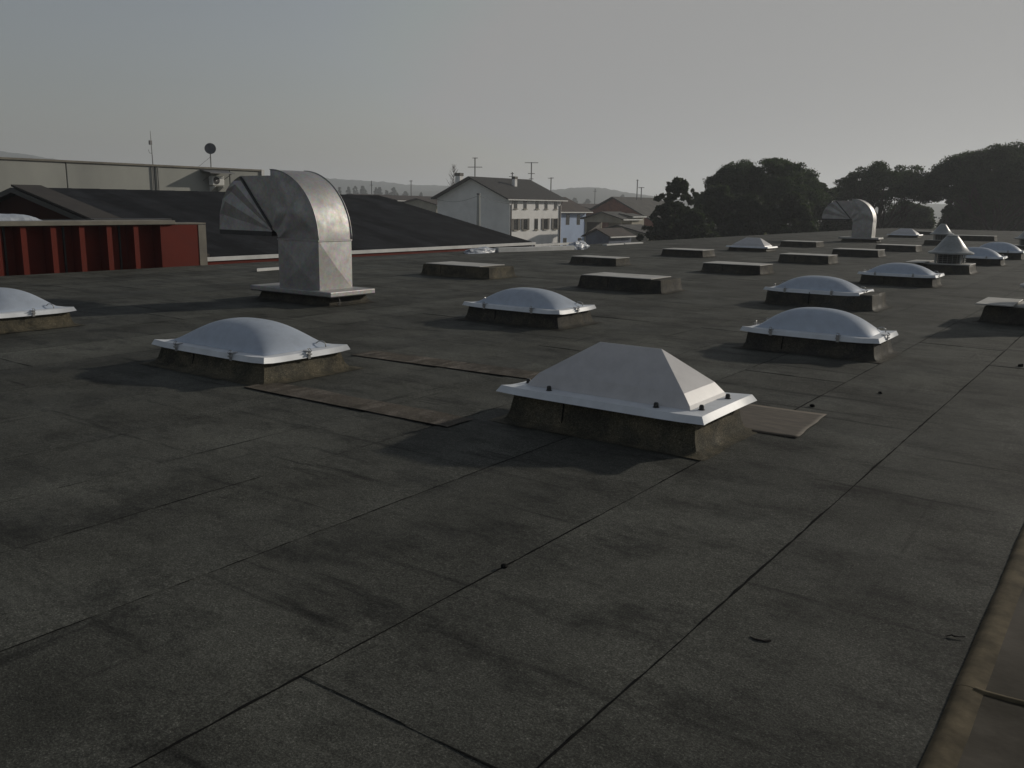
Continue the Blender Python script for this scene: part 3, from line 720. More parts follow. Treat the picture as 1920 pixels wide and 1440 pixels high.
# tan scrap of felt beside the near pyramid
vs = []; nx, ny = 16, 12
for j in range(ny + 1):
    for i in range(nx + 1):
        u, v = i / nx, j / ny; X = -2.55 + 0.63 * u + 0.012 * fn(v * 4, 1.0) + 0.05 * (1 - v) * u; Y = 6.04 + 0.88 * v + 0.012 * fn(u * 4, 5.0) + 0.03 * u
        z = 0.0150 + 0.003 * max(0, u - 0.8) / 0.2 + 0.003 * abs(fn(u * 3, v * 3, 2))
        vs.append((X, Y, z))
tag(MB().add(vs, [(j * (nx + 1) + i, j * (nx + 1) + i + 1, (j + 1) * (nx + 1) + i + 1, (j + 1) * (nx + 1) + i) for j in range(ny) for i in range(nx)]).build('felt_scrap', M_board, smooth=True),
    'tan scrap of felt lying against the large white pyramid skylight', 'felt scrap')
bpy.data.objects['felt_scrap'].modifiers.new('thick', 'SOLIDIFY').thickness = 0.0025
# twigs and crumbs
tr = random.Random(9)
def twig(px, py, L_, ang, label):
    p = at(px, py); pts = []
    for k in range(5):
        t = k / 4 - 0.5; pts.append((p.x + math.cos(ang) * t * L_ + 0.01 * tr.uniform(-1, 1), p.y + math.sin(ang) * t * L_ + 0.012 * tr.uniform(-1, 1), 0.0115 + 0.002 * tr.random()))
    b = MB().tube(pts, [0.002, 0.0035, 0.004, 0.003, 0.0015], 5)
    b.tube([pts[2], (pts[2][0] + 0.03, pts[2][1] + 0.02, 0.013)], 0.002, 4)
    tag(b.build('twig', M_twig if False else M_bark), label, 'twig', 'twigs lying on the felt')
twig(1425, 1203, 0.075, 0.1, 'dark twig lying on the felt between two seams near the coping')
twig(1788, 1198, 0.045, 0.6, 'small forked twig close beside the tan coping roll')
for px_, py_, s_, lab in ((1523, 765, 0.022, 'black pebble sized crumb on the seam beside the tan felt scrap'), (1914, 689, 0.028, 'black crumb on open felt before the fan with the broad lid'), (1650, 740, 0.018, 'tiny dark crumb on open felt behind the tan scrap'), (945, 1068, 0.016, 'small dark crumb on the seam in front of the pyramid shadow')):
    p = at(px_, py_); bm = bmesh.new(); bmesh.ops.create_icosphere(bm, subdivisions=2, radius=s_)
    for v in bm.verts: v.co *= 1 + 0.4 * mnoise.noise(v.co * 60); v.co.z = max(v.co.z * 0.7, -0.3 * s_)
    me = bpy.data.meshes.new('crumb'); bm.to_mesh(me); bm.free(); me.materials.append(M_bitumen)
    o = bpy.data.objects.new('bitumen_crumb', me); COL.objects.link(o); o.location = (p.x, p.y, 0.012 + 0.3 * s_); tag(o, lab, 'crumb', 'bitumen crumbs on the felt')

# ================================================================== NEIGHBOUR BUILDINGS
# red clad annex along the left edge
RXW = -19.62
red = thing('red_annex', (RXW, 5, 0), 'red clad annex with upright fins and pale coping beside the felt roof', 'building')
yb = on_x(305, 500, RXW).y - 5; ye = on_x(375, 495, RXW).y - 5; ye2 = on_x(389, 495, RXW).y - 5
RT = 1.00
MB().box(-0.62, -0.34, -6, yb, -0.3, RT - 0.02).build('recessed_wall', M_red, red)
MB().box(-0.62, 0.0, yb, ye, GZ, RT - 0.01).build('end_block', M_red, red)
MB().box(-0.40, 0.012, ye + 0.002, ye2, GZ, RT - 0.015).build('end_pilaster', M_redcap, red)
MB().box(-3.6, -0.63, -6, yb - 0.002, GZ, RT - 0.03).build('core', M_red, red)
c = MB().box(-0.9, 0.07, -6, on_x(326, 420, RXW).y - 5, RT, RT + 0.10).build('front_coping', M_redcap, red); bevel(c, 0.01, 1)
c = MB().box(-0.64, -0.02, yb + 0.16, ye2 + 0.03, RT + 0.001, RT + 0.035).build('end_coping', M_redcap, red)
MB().box(-3.6, -0.9, -6, yb + 0.15, RT, RT + 0.06).build('flat_top', M_darkroof, red)
MB().box(-1.6, -1.2, on_x(172, 410, RXW - 1.3).y - 5, on_x(318, 414, RXW - 1.3).y - 5, RT + 0.062, RT + 0.115).build('dark_strip', M_black, red)  # plain black strip along part of the annex top
for px_ in (-95, -45, 0, 49, 105, 158, 209, 259, 304):
    yf = on_x(px_, 500, RXW).y - 5
    if px_ < 300:
        MB().box(-0.338, 0.0, yf - 0.05, yf + 0.07, -0.3, RT - 0.005).build('fin', M_red, red)
for px_ in (12, 123, 227):
    yf = on_x(px_, 500, RXW - 0.34).y - 5
    MB().box(-0.338, -0.30, yf - 0.02, yf + 0.02, -0.3, RT - 0.03).build('panel_joint', M_black, red)
# crumpled white cover on the annex
q = on_x(50, 408, RXW - 0.6)
cov = MB(); vs = []; nx, ny = 24, 16
for j in range(ny + 1):
    for i in range(nx + 1):
        u, v = -1 + 2 * i / nx, -1 + 2 * j / ny
        f_ = max(0, 1 - abs(u) ** 3) * max(0, 1 - abs(v) ** 3)
        vs.append((u * 0.40 + 0.02 * fn(u * 5, v * 5), v * 0.78 + 0.02 * fn(v * 5, u * 5, 3), 0.14 * f_ ** 0.5 * (1 + 0.25 * fn(u * 2.5, v * 2.5, 8))))
co = cov.add(vs, [(j * (nx + 1) + i, j * (nx + 1) + i + 1, (j + 1) * (nx + 1) + i + 1, (j + 1) * (nx + 1) + i) for j in range(ny) for i in range(nx)]).build('white_cover', M_plastic)
co.location = (RXW - 0.75, q.y - 0.55, RT + 0.105); tag(co, 'crumpled white plastic cover lying on the red annex', 'cover')

# long low shed with dark felt roof
shed = thing('long_shed', (-19.87, 13.3, 0), 'long shed with dark low-pitched felt roof and white eaves gutter', 'building')
EX, EZ, RGX, RGZ = 0.0, 0.15, -8.3, 1.90; Y0s, Y1s = 0.0, 15.7
slope = (RGZ - EZ) / (RGX - EX)
nstrip = 17; wst = (Y1s - Y0s) / nstrip
for k in range(nstrip):
    ya, yb_ = Y0s + k * wst, Y0s + (k + 1) * wst + 0.03
    if k == 0: ya += 0.7
    m = 14; vs = []
    for j in range(m + 1):
        t = j / m; X = EX + (RGX - EX) * t; Z = EZ + (RGZ - EZ) * t + 0.012 * fn(t * 6, k * 1.7)
        vs += [(X, ya, Z + 0.004), (X, yb_, Z + 0.014), (X, yb_, Z - 0.01)]
    o = MB().add(vs, [f for j in range(m) for f in ((3 * j, 3 * j + 1, 3 * j + 4, 3 * j + 3), (3 * j + 1, 3 * j + 2, 3 * j + 5, 3 * j + 4))]).build('roof_strip', M_darkroof, shed)
rb = MB(); rb.prism([(EX, 0.0, EZ - 0.012), (RGX, 0.0, RGZ - 0.012), (RGX * 2, 0, EZ), (RGX * 2, 0, EZ - 0.2), (RGX, 0, RGZ - 0.16), (EX, 0, EZ - 0.16)], (0, Y1s, 0)); rb.build('roof_deck', M_black, shed)
vb = MB(); vb.prism([(EX, 0.02, EZ + 0.01), (RGX, 0.02, RGZ + 0.02), (RGX, 0.02, RGZ + 0.08), (EX, 0.02, EZ + 0.07)], (0, 0.9, 0)); vb.build('verge_strip', M_verge, shed)
MB().prism([(-0.10, 0.28, GZ), (-0.10, 0.28, EZ - 0.16), (RGX, 0.28, RGZ - 0.17), (RGX * 2, 0.28, EZ - 0.17), (RGX * 2, 0.28, GZ)], (0, 0.1, 0)).build('gable_wall', M_red_shaded, shed)
MB().box(RGX * 2, -0.10, 0.385, Y1s - 0.3, GZ, EZ - 0.17).build('wall', M_red, shed)
gb = MB(); gb.prism([(EX + 0.003, 0.0, 0.05), (EX + 0.13, 0.0, 0.05), (EX + 0.13, 0.0, 0.15), (EX + 0.10, 0, 0.155), (EX + 0.003, 0.0, 0.14)], (0, Y1s + 0.1, 0)); gb.build('gutter', M_white_trim, shed)
MB().box(EX + 0.003, EX + 0.09, 0.0, Y1s - 3.5, -0.4, 0.047).build('eaves_board', M_red, shed)
MB().box(EX + 0.002, EX + 0.08, Y1s + 0.11, Y1s + 3.2, -0.02, 0.07).build('gutter_extension', M_white_trim, shed)

# grey concrete-panel warehouse with AC unit
GX = -40.0; gy0, gy1, gt = 6.0, 32.19, 3.17
gw = thing('concrete_warehouse', (GX, 20, 0), 'grey concrete panel warehouse rising behind the dark shed roof', 'building')
joints = [on_x(px_, 330, GX).y for px_ in (125, 290)]
sp = joints[1] - joints[0]; ys = [joints[0] - 2 * sp, joints[0] - sp] + joints + [joints[1] + sp, gy1]
ys = [y_ for y_ in ys if y_ <= gy1]
for k in range(len(ys) - 1):
    o = MB().box(-0.25, 0.0, ys[k] - 20 + 0.02, ys[k + 1] - 20 - 0.02, GZ, gt).build('wall_panel', M_conc, gw); bevel(o, 0.02, 1)
MB().box(-14, -0.255, ys[0] - 20, gy1 - 20 - 0.1, GZ, gt - 0.03).build('core', M_conc, gw)
MB().box(-0.33, 0.07, ys[0] - 20, gy1 - 20 + 0.03, gt + 0.002, gt + 0.09).build('coping', M_redcap, gw)
MB().box(-0.34, 0.085, gy1 - 20 - 0.05, gy1 - 20 + 0.14, gt - 0.25, gt + 0.096).build('corner_cap', M_white_trim, gw)
for px_ in (287, 296):
    y_ = on_x(px_, 340, GX).y - 20; MB().tube([(0.05, y_, gt - 2.5), (0.05, y_, gt - 0.01)], 0.03, 6).build('conduit', M_metal_dark, gw)
qa, qb = on_x(388, 330, GX), on_x(411, 348, GX)
ac = thing('air_conditioner', (GX, (qa.y + qb.y) / 2, qb.z), 'white air conditioner unit under a small canopy on concrete wall', 'air conditioner')
hw = (qb.y - qa.y) / 2; hh = qa.z - qb.z
bo = MB().box(0.12, 0.45, -hw, hw, 0, hh).build('casing', M_acunit, ac); bevel(bo, 0.03, 2)
fan = MB(); nf = 24
fan.lathe([(0, 0), (0.05, 0.006), (0.16, 0.0), (0.17, 0.012), (0.19, 0.012), (0.19, 0)], nf); fo = fan.build('fan_grille', M_black, ac); fo.rotation_euler = (0, math.pi / 2, 0); fo.location = (0.455, -hw * 0.35, hh * 0.52)
MB().box(0.455, 0.47, -hw * 0.35 - 0.025, -hw * 0.35 + 0.025, hh * 0.52 - 0.025, hh * 0.52 + 0.025).build('fan_hub', M_acunit, ac)
for s_ in (-1, 1): MB().prism([(0.01, s_ * hw * 0.7, -0.03), (0.5, s_ * hw * 0.7, -0.03), (0.5, s_ * hw * 0.7, -0.07), (0.01, s_ * hw * 0.7, -0.35)], (0, 0.04, 0)).build('bracket', M_acunit, ac)
can = thing('wall_canopy', (GX, (qa.y + qb.y) / 2, qa.z + 0.12), 'small sloping canopy fixed above the white air conditioner', 'canopy')
MB().prism([(0.01, -0.75, 0.14), (0.85, -0.75, 0.0), (0.85, -0.75, 0.04), (0.01, -0.75, 0.20)], (0, 1.5, 0)).build('canopy_sheet', M_metal_dark, can)
for s_ in (-0.6, 0.55): MB().tube([(0.02, s_, -0.35), (0.8, s_, 0.0)], 0.02, 5).build('canopy_strut', M_metal_dark, can)

# antennas and dish
def yagi(name, base, h, booms, label, rz=0.0, guy=False, r=0.03):
    root = thing(name, base, label, 'antenna', 'television antennas on the roofs', rz)
    MB().tube([(0, 0, -0.25), (0, 0, h)], r, 6).build('mast', M_metal_dark, root)
    for zf, L_, ne, el in booms:
        z = zf * h
        bm_ = MB().tube([(-L_ * 0.5, 0, z), (L_ * 0.5, 0, z)], r * 0.6, 5).build('boom', M_metal_dark, root)
        for k in range(ne):
            x_ = -L_ * 0.5 + L_ * (k + 0.5) / ne; e = el * (1 - 0.4 * k / max(1, ne))
            MB().tube([(x_, -e / 2, z), (x_, e / 2, z)], r * 0.4, 4).build('element', M_metal_dark, bm_)
    return root
# on the warehouse: whip mast and dish
p = on_x(287, 313, GX); wm = thing('whip_antenna', (GX + 0.0, p.y, gt + 0.06), 'slim whip antenna mast on the concrete warehouse coping', 'antenna')
MB().tube([(0, 0, 0), (0, -0.03, 1.6)], [0.025, 0.012], 6).build('mast', M_metal_dark, wm)
MB().box(-0.05, 0.05, -0.12, 0.0, 0.95, 1.15).build('amplifier_box', M_metal_dark, wm)
MB().tube([(0, 0, 0.55), (0.0, -0.13, 0.56), (0, -0.18, 0.66), (0, -0.17, 0.72)], 0.012, 5).build('hook_arm', M_metal_dark, wm)
p = on_x(396, 318, GX); top = on_x(394, 279, GX)
ds = thing('satellite_dish', (GX, p.y, gt + 0.06), 'round dark mesh dish on a pole atop the concrete warehouse', 'satellite dish')
zc = top.z - gt - 0.06
MB().tube([(0, 0, 0), (0, 0, zc)], 0.03, 6).build('pole', M_metal_dark, ds)
d = MB().lathe([(0.0, 0.0), (0.12, 0.008), (0.22, 0.03), (0.28, 0.055), (0.285, 0.05), (0.22, 0.02), (0, -0.01)], 32).build('reflector', M_metal_dark, ds, smooth=True)
d.rotation_euler = (rad(78), 0, rad(50)); d.location = (0.02, 0, zc)
MB().tube([(0, 0, zc - 0.05), (0.25, -0.2, zc + 0.1)], 0.012, 5).build('feed_arm', M_metal_dark, ds)
MB().tube([(0, 0, zc - 0.4), (-0.05, -0.75, 0.0)], 0.008, 4).build('stay_wire', M_metal_dark, ds)

# ------------------------------------------------------------------ houses (all on the same street grid)
def window(root, X, yc, z0, z1, w, shutters=0.0, sill=True, sm=None):
    """window on a +x wall; recess frame, pane, optional open shutters"""
    o = MB().box(X + 0.003, X + 0.03, yc - w / 2, yc + w / 2, z0, z1).build('window', M_shutter, root)
    MB().box(X + 0.031, X + 0.037, yc - w / 2 + 0.08, yc - 0.03, z0 + 0.08, z1 - 0.08).build('pane', M_glass, o)
    MB().box(X + 0.031, X + 0.037, yc + 0.03, yc + w / 2 - 0.08, z0 + 0.08, z1 - 0.08).build('pane', M_glass, o)
    if sill: MB().box(X + 0.003, X + 0.16, yc - w / 2 - 0.1, yc + w / 2 + 0.1, z0 - 0.1, z0 - 0.002).build('sill', M_tan, o)
    if shutters:
        for s_ in (-1, 1):
            a = yc + s_ * (w / 2 + 0.03); b_ = a + s_ * shutters
            sh = MB().box(X + 0.02, X + 0.09, min(a, b_), max(a, b_), z0 - 0.02, z1 + 0.02).build('shutter', sm or M_shutter, o)
    return o
def gable_house(name, corner, wx, ly, zb, ze, zr, label, wall, roofm, over=0.6, thick=0.16, cat='house', ov=None):
    """near corner = (+x,-y); gable on -y and +y sides, ridge along y"""
    root = thing(name, (corner[0], corner[1], 0), label, cat)
    MB().prism([(0, 0, zb), (0, 0, ze), (-wx / 2, 0, zr), (-wx, 0, ze), (-wx, 0, zb)], (0, ly, 0)).build('wall', wall, root)
    s = (zr - ze) / (wx / 2); e = 0.03; yo = over if ov is None else ov
    r1 = MB().prism([(over, -yo, ze - over * s + e), (-wx / 2, -yo, zr + e), (-wx / 2, -yo, zr + thick + e), (over, -yo, ze - over * s + thick + e)], (0, ly + 2 * yo, 0)).build('roof', roofm, root)
    MB().prism([(-wx - over, -yo, ze - over * s + e), (-wx / 2 - 0.003, -yo, zr + e), (-wx / 2 - 0.003, -yo, zr + thick + e), (-wx - over, -yo, ze - over * s + thick + e)], (0, ly + 2 * yo, 0)).build('roof', roofm, root)
    gz = ze - over * s
    MB().box(over + 0.002, over + 0.14, -yo, ly + yo, gz - 0.02, gz + 0.13).build('gutter', M_white_trim, root)
    MB().box(-wx - over - 0.14, -wx - over - 0.002, -yo, ly + yo, gz - 0.02, gz + 0.13).build('gutter', M_white_trim, root)
    return root
HX, HY = -74.9, 103.5
ez_ = on_x(955, 374, HX).z; rz_ = 5.25
fend = on_x(1052, 400, HX).y
wxh = HX - on_y(820, 390, HY).x
wh = gable_house('white_house', (HX, HY), wxh, fend - HY, GZ, ez_ + 0.1, rz_, 'white three storey house with dark pitched roof and brown shutters', M_plaster, M_tile, 0.45, 0.2, 'house', 1.0)
def hy(px_): return on_x(px_, 400, HX).y - HY
def hz_(py_, px_=1000): return on_x(px_, py_, HX).z
for px_ in (966.5, 984.2, 1006.7, 1023.5, 1041.2):
    window(wh, 0, hy(px_), hz_(391.6), hz_(377), 0.80, 0.0)
for px_, shh in ((966.8, 0.55), (984.8, 0.5), (1005.6, 0), (1022.8, 0.55), (1041, 0.5)):
    window(wh, 0, hy(px_), hz_(430.5), hz_(410), 0.95, shh)
for px_ in (966.8, 984.8, 1022.8, 1041): window(wh, 0, hy(px_), hz_(480), hz_(457.5), 0.95, 0.5)
for px_ in (957.5, 1049.5):
    y_ = hy(px_); MB().tube([(0.45, y_, ez_ - 0.15), (0.3, y_, ez_ - 0.5), (0.10, y_, ez_ - 0.8), (0.10, y_, GZ)], 0.09, 6).build('downpipe', M_pipe, wh)
MB().box(0.002, 0.05, -0.0, 0.32, GZ, ez_ - 0.1).build('corner_pilaster', M_plaster, wh)
# chimneys
q = on_y(861, 330, HY + 4); zc = q.z; X = q.x - HX
MB().box(X - 0.45, X + 0.45, 3.6, 4.4, 2.0, zc).build('chimney', M_plaster, wh); MB().box(X - 0.5, X + 0.5, 3.55, 4.45, zc + 0.003, zc + 0.45).build('chimney_cap', M_shutter, wh)
q = on_x(965, 342, HX - 4.0); MB().box(-4.25, -3.75, q.y - HY - 0.3, q.y - HY + 0.3, 1.5, q.z + 0.5).build('chimney', M_plaster, wh); MB().box(-4.32, -3.68, q.y - HY - 0.36, q.y - HY + 0.36, q.z + 0.503, q.z + 0.85).build('chimney_cap', M_shutter, wh)
# concrete pole before the gable
pp_ = pt(897, 420, 108)
pole = thing('utility_pole', (pp_.x, pp_.y, GZ), 'grey utility pole standing in front of the white house gable', 'utility pole')
pz = pt(897, 363, 108).z - GZ
MB().tube([(0, 0, 0), (0, 0, pz)], [0.30, 0.20], 10).build('shaft', M_conc, pole, smooth=True)
MB().tube([(0, 0, pz - 0.15), (0, 0, pz + 0.03)], 0.24, 10).build('cap_band', M_metal_dark, pole)
# overhead wires from the pole
for ex, ey, lab in ((820, 374, 'thin overhead wire sagging left from the grey utility pole'), (1000, 380, 'thin overhead wire sagging right from the grey utility pole')):
    a = pt(897, 367, 108); b_ = pt(ex, ey, 118); pts = [a.lerp(b_, t / 10) - Vector((0, 0, 0.5 * math.sin(math.pi * t / 10))) for t in range(11)]
    tag(MB().tube(pts, 0.02, 4).build('overhead_wire', M_metal_dark), lab, 'wire')
# antennas on the white house ridge
RX_ = HX - wxh / 2
def ridge_ant(px_, pyb, pyt, booms, label):
    b_ = on_x(px_, pyb, RX_); t_ = on_x(px_, pyt, RX_); return yagi('roof_antenna', (RX_, b_.y, b_.z - 0.15), t_.z - b_.z + 0.15, booms, label, rad(20), r=0.085)
ridge_ant(890.5, 333, 295.5, [(0.55, 2.2, 6, 0.9), (0.98, 0.8, 3, 0.5)], 'tall tv antenna above the gable end of the white house')
ridge_ant(996, 339, 304, [(0.97, 2.2, 8, 0.6), (0.42, 1.1, 3, 0.9), (0.15, 0.7, 2, 0.8)], 'tall tv antenna above the sunny end of the white house roof')
ridge_ant(960.5, 336, 323, [(0.85, 0.5, 3, 0.6), (0.45, 1.0, 2, 0.7)], 'short cluster antenna by the middle chimney of the white house')
# blue house
BX = HX - 1.2; by0 = fend - 0.0 + 0.15; by1 = on_x(1098, 430, BX).y
bz = on_x(1072, 398, BX + 0.8).z
bh = gable_house('blue_house', (BX, by0), 9.0, by1 - by0, GZ, bz + 0.25, bz + 2.2, 'pale blue house with brown tile roof joined to the white house', M_blue, M_tile_red, 0.75, 0.18)
for px_, w_ in ((1064.5, 1.05), (1084.5, 1.0)):
    y_ = on_x(px_, 410, BX).y - by0; o = window(bh, 0, y_, on_x(px_, 421.5, BX).z, on_x(px_, 402, BX).z, w_, 0, False)
for px_ in (1059, 1086.5):
    y_ = on_x(px_, 450, BX).y - by0; window(bh, 0, y_, on_x(px_, 470, BX).z, on_x(px_, 446, BX).z, 1.0, 0, False)
y_ = by1 - by0 - 0.15; MB().tube([(0.7, y_, bz - 0.2), (0.1, y_, bz - 0.9), (0.1, y_, GZ)], 0.09, 6).build('downpipe', M_pipe, bh)
# sheds and barn to the right
def place(px_, depth): p_ = pt(px_, 430, depth); return (p_.x, p_.y)
def zpx(py_, px_, depth): return pt(px_, py_, depth).z
b_ = place(1222, 150); barn = gable_house('brick_barn', b_, 15.0, 16.0, GZ, zpx(413, 1222, 150), zpx(372, 1200, 155), 'brick barn with grey tile roof behind the small tile sheds', M_brick, M_tile_grey, 0.8, 0.2, 'barn')
b_ = place(1165, 132); o_ = gable_house('open_shed', b_, 6.5, 5.0, zpx(414, 1165, 132) - 0.3, zpx(411, 1165, 132), zpx(399, 1140, 132), 'open fronted shed with pale grey roof beside the blue house', M_tan, M_tile_grey, 0.5, 0.15, 'shed')
bx_, by_ = b_
for dx, dy in ((-0.2, 0.2), (-6.3, 0.2), (-0.2, 4.8), (-6.3, 4.8)): MB().box(dx - 0.12, dx + 0.12, dy - 0.12, dy + 0.12, GZ, zpx(414, 1165, 132) - 0.32).build('post', M_tan, o_)
MB().box(-6.3, -6.2, 0.4, 4.6, GZ, zpx(414, 1165, 132) - 0.32).build('back_wall', M_shutter, o_)
b_ = place(1184, 134); gable_house('tan_outhouse', b_, 4.0, 4.0, GZ, zpx(407, 1184, 134), zpx(402, 1170, 134), 'small tan plastered outhouse between the open shed and barn', M_tan, M_tile_grey, 0.2, 0.12, 'shed')
b_ = place(1215, 120); gable_house('tile_shed', b_, 9.0, 6.0, GZ, zpx(440, 1215, 120), zpx(424, 1170, 122), 'long low shed with grey brown tiles below the barn', M_tan, M_tile_grey, 0.5, 0.15, 'shed')
b_ = place(1142, 112); lean = gable_house('brown_lean_to', b_, 3.4, 6.0, GZ, zpx(443, 1142, 112), zpx(430, 1115, 114), 'low lean-to with rust brown tiles and wall coloured a shaded blue', M_blue_shaded, M_tile_red, 0.4, 0.14, 'shed')
# far roofs peeping over the dark shed
for px_, d_, w_, pe, pr, lab in ((780, 190, 12, 380, 369, 'far brown roof peeping left of the white house gable'), (745, 175, 10, 376, 368, 'far dark roof peeping above the end of the long shed'), (818, 165, 9, 384, 374, 'far brown roof tucked under the white house eaves'), (1128, 210, 16, 398, 384, 'far dark roof peeping above the blue house'), (700, 205, 14, 372, 365.5, 'far roof ridge just above the long shed ridge')):
    c_ = place(px_, d_); gable_house('far_house', c_, w_, 12, GZ, zpx(pe, px_, d_), zpx(pr, px_, d_), lab, M_tan, M_tile_red, 0.6, 0.2)
# distant small antennas
for px_, pyb, pyt, d_, bm_, lab in ((1032.5, 371, 333, 150, [(0.97, 2.0, 5, 0.6), (0.2, 1.8, 3, 0.8)], 'tv antenna rising behind the white house eaves'), (1194, 372, 337, 152, [(0.97, 0.5, 2, 0.4)], 'slim tv mast on the ridge of the brick barn'), (1202, 372, 351, 154, [(0.96, 1.8, 5, 0.6)], 'short tv antenna on the brick barn ridge'), (1115, 385, 354, 210, [(0.85, 1.4, 4, 0.6)], 'faint tv mast before the pale hill'), (771, 368, 338, 190, [(0.95, 2.0, 4, 0.7)], 'faint tv antenna left of the white house'), (697, 366, 339, 205, [(0.7, 1.2, 3, 0.8)], 'faint tv antenna above the long shed ridge')):
    b_ = pt(px_, pyb, d_); t_ = pt(px_, pyt, d_); yagi('roof_antenna', b_, t_.z - b_.z, bm_, lab, rad(-36), r=0.09)

# ================================================================== TREES
def leaves_mesh(name, centers, radii, per_area, size, mat, parent, seed, squash=1.0, flat=0.0):
    """many small leaf faces spread through clump volumes"""
    rng = np.random.default_rng(seed); V = []
    for c, r in zip(centers, radii):
        n_ = max(20, int(per_area * r[0] * r[1]))
        d = rng.normal(size=(n_, 3)); d /= np.linalg.norm(d, axis=1)[:, None]
        rr = rng.uniform(0.25, 1.0, n_) ** 0.45 * (1 + 0.12 * rng.normal(size=n_))
        P = np.array(c) + d * rr[:, None] * np.array(r)
        nrm = d * 0.6 + rng.normal(size=(n_, 3)) * 0.7; nrm /= np.linalg.norm(nrm, axis=1)[:, None]
        a = np.cross(nrm, rng.normal(size=(n_, 3))); a /= np.linalg.norm(a, axis=1)[:, None]; b = np.cross(nrm, a)
        s = size * rng.uniform(0.5, 1.3, n_)[:, None]
        V.append(np.stack([P - a * s * 0.5, P + b * s * 0.45, P + a * s * 0.9, P - b * s * 0.45], 1))
    V = np.concatenate(V); nq = len(V)
    me = bpy.data.meshes.new(name); me.vertices.add(nq * 4); me.vertices.foreach_set('co', V.reshape(-1).astype(np.float32))
    me.loops.add(nq * 4); me.loops.foreach_set('vertex_index', np.arange(nq * 4, dtype=np.int32))
    me.polygons.add(nq); me.polygons.foreach_set('loop_start', np.arange(0, nq * 4, 4, dtype=np.int32)); me.polygons.foreach_set('loop_total', np.full(nq, 4, dtype=np.int32))
    me.update(); me.validate(); me.materials.append(mat)
    o = bpy.data.objects.new(name, me); COL.objects.link(o); o.parent = parent; return o
def limb(b, p0, p1, r0, r1, rng, sag=0.0, k=5):
    pts = []
    for j in range(k + 1):
        t = j / k; p = Vector(p0).lerp(Vector(p1), t); w = 0.06 * (Vector(p1) - Vector(p0)).length * math.sin(math.pi * t)
        pts.append(p + Vector((rng.uniform(-w, w), rng.uniform(-w, w), rng.uniform(-w, w) * 0.4 - sag * math.sin(math.pi * t))))
    b.tube(pts, [r0 + (r1 - r0) * j / k for j in range(k + 1)], 7)
def umbrella_pine(px_, depth, top_px, crown_w, crown_h, label, seed, trunks=1, dens=1.0, flat=0.6):
    base = pt(px_, 430, depth); topz = pt(px_, top_px, depth).z - GZ
    root = thing('umbrella_pine', (base.x, base.y, GZ), label, 'tree', 'umbrella pines beyond the roof')
    rng = random.Random(seed); wood = MB(); limbs = MB(); centers, radii = [], []
    cb = topz - crown_h
    fork = cb * 0.62
    lean = rng.uniform(-0.5, 0.5)
    limb(wood, (0, 0, 0), (lean, 0.2, fork), 0.42, 0.30, rng)
    nl = 11
    Rw = crown_w / 2
    for k in range(nl):
        a = 2 * math.pi * k / nl + rng.uniform(-0.2, 0.2); q = Rw * rng.uniform(0.45, 0.8)
        tip = (lean + math.cos(a) * q, math.sin(a) * q, cb + crown_h * rng.uniform(0.1, 0.35)); limb(limbs, (lean, 0.2, fork + rng.uniform(-1.5, 0.8)), tip, 0.17, 0.05, rng, -0.3)
        for _ in range(3):
            t2 = (tip[0] + rng.uniform(-1, 1) * Rw * 0.25, tip[1] + rng.uniform(-1, 1) * Rw * 0.25, tip[2] + rng.uniform(0.1, 0.5) * crown_h); limb(limbs, Vector((lean, 0.2, fork)).lerp(Vector(tip), rng.uniform(0.5, 0.9)), t2, 0.07, 0.02, rng, 0, 3)
    limb(limbs, (lean, 0.2, fork), (lean * 1.3, 0.2, cb + crown_h * 0.6), 0.26, 0.06, rng)
    ncl = int(165 * (crown_w / 12) ** 2)
    k = 0
    while len(centers) < ncl:
        k += 1
        a = rng.uniform(0, 2 * math.pi); q = math.sqrt(rng.random()); x_, y_ = q * math.cos(a), q * math.sin(a)
        dome = (1 - q ** 2.4) ** flat * (1 + 0.10 * fn(x_ * 2.2, y_ * 2.2, seed))
        under = 0.10 + 0.25 * q * q
        v = rng.random() ** 0.55
        z_ = cb + crown_h * (under * 0.8 + (dome * 0.92 - under * 0.5) * v)
        r = rng.uniform(0.55, 1.05) * crown_w / 13
        centers.append((lean + x_ * (Rw - r * 0.6), y_ * (Rw - r * 0.6), min(z_, topz - r * 0.45))); radii.append((r, r, r * 0.62))
    leaves_mesh('crown', centers, radii, 520 * dens, 0.16, M_needle, root, seed)
    wood.build('trunk', M_bark, root, smooth=True); limbs.build('limbs', M_bark, root, smooth=True)
    return root
umbrella_pine(1428, 92, 299, 13.8, 5.6, 'broad umbrella pine behind the dark evergreens, left of the smaller duct', 3, dens=1.1, flat=0.5)
umbrella_pine(1655, 100, 306, 12.2, 5.3, 'umbrella pine with open underside directly behind the smaller gooseneck duct', 8, flat=0.48)
umbrella_pine(1872, 96, 273, 15.6, 7.4, 'tallest umbrella pine rising behind the white domes and fan cowls', 14, dens=1.1, flat=0.36)

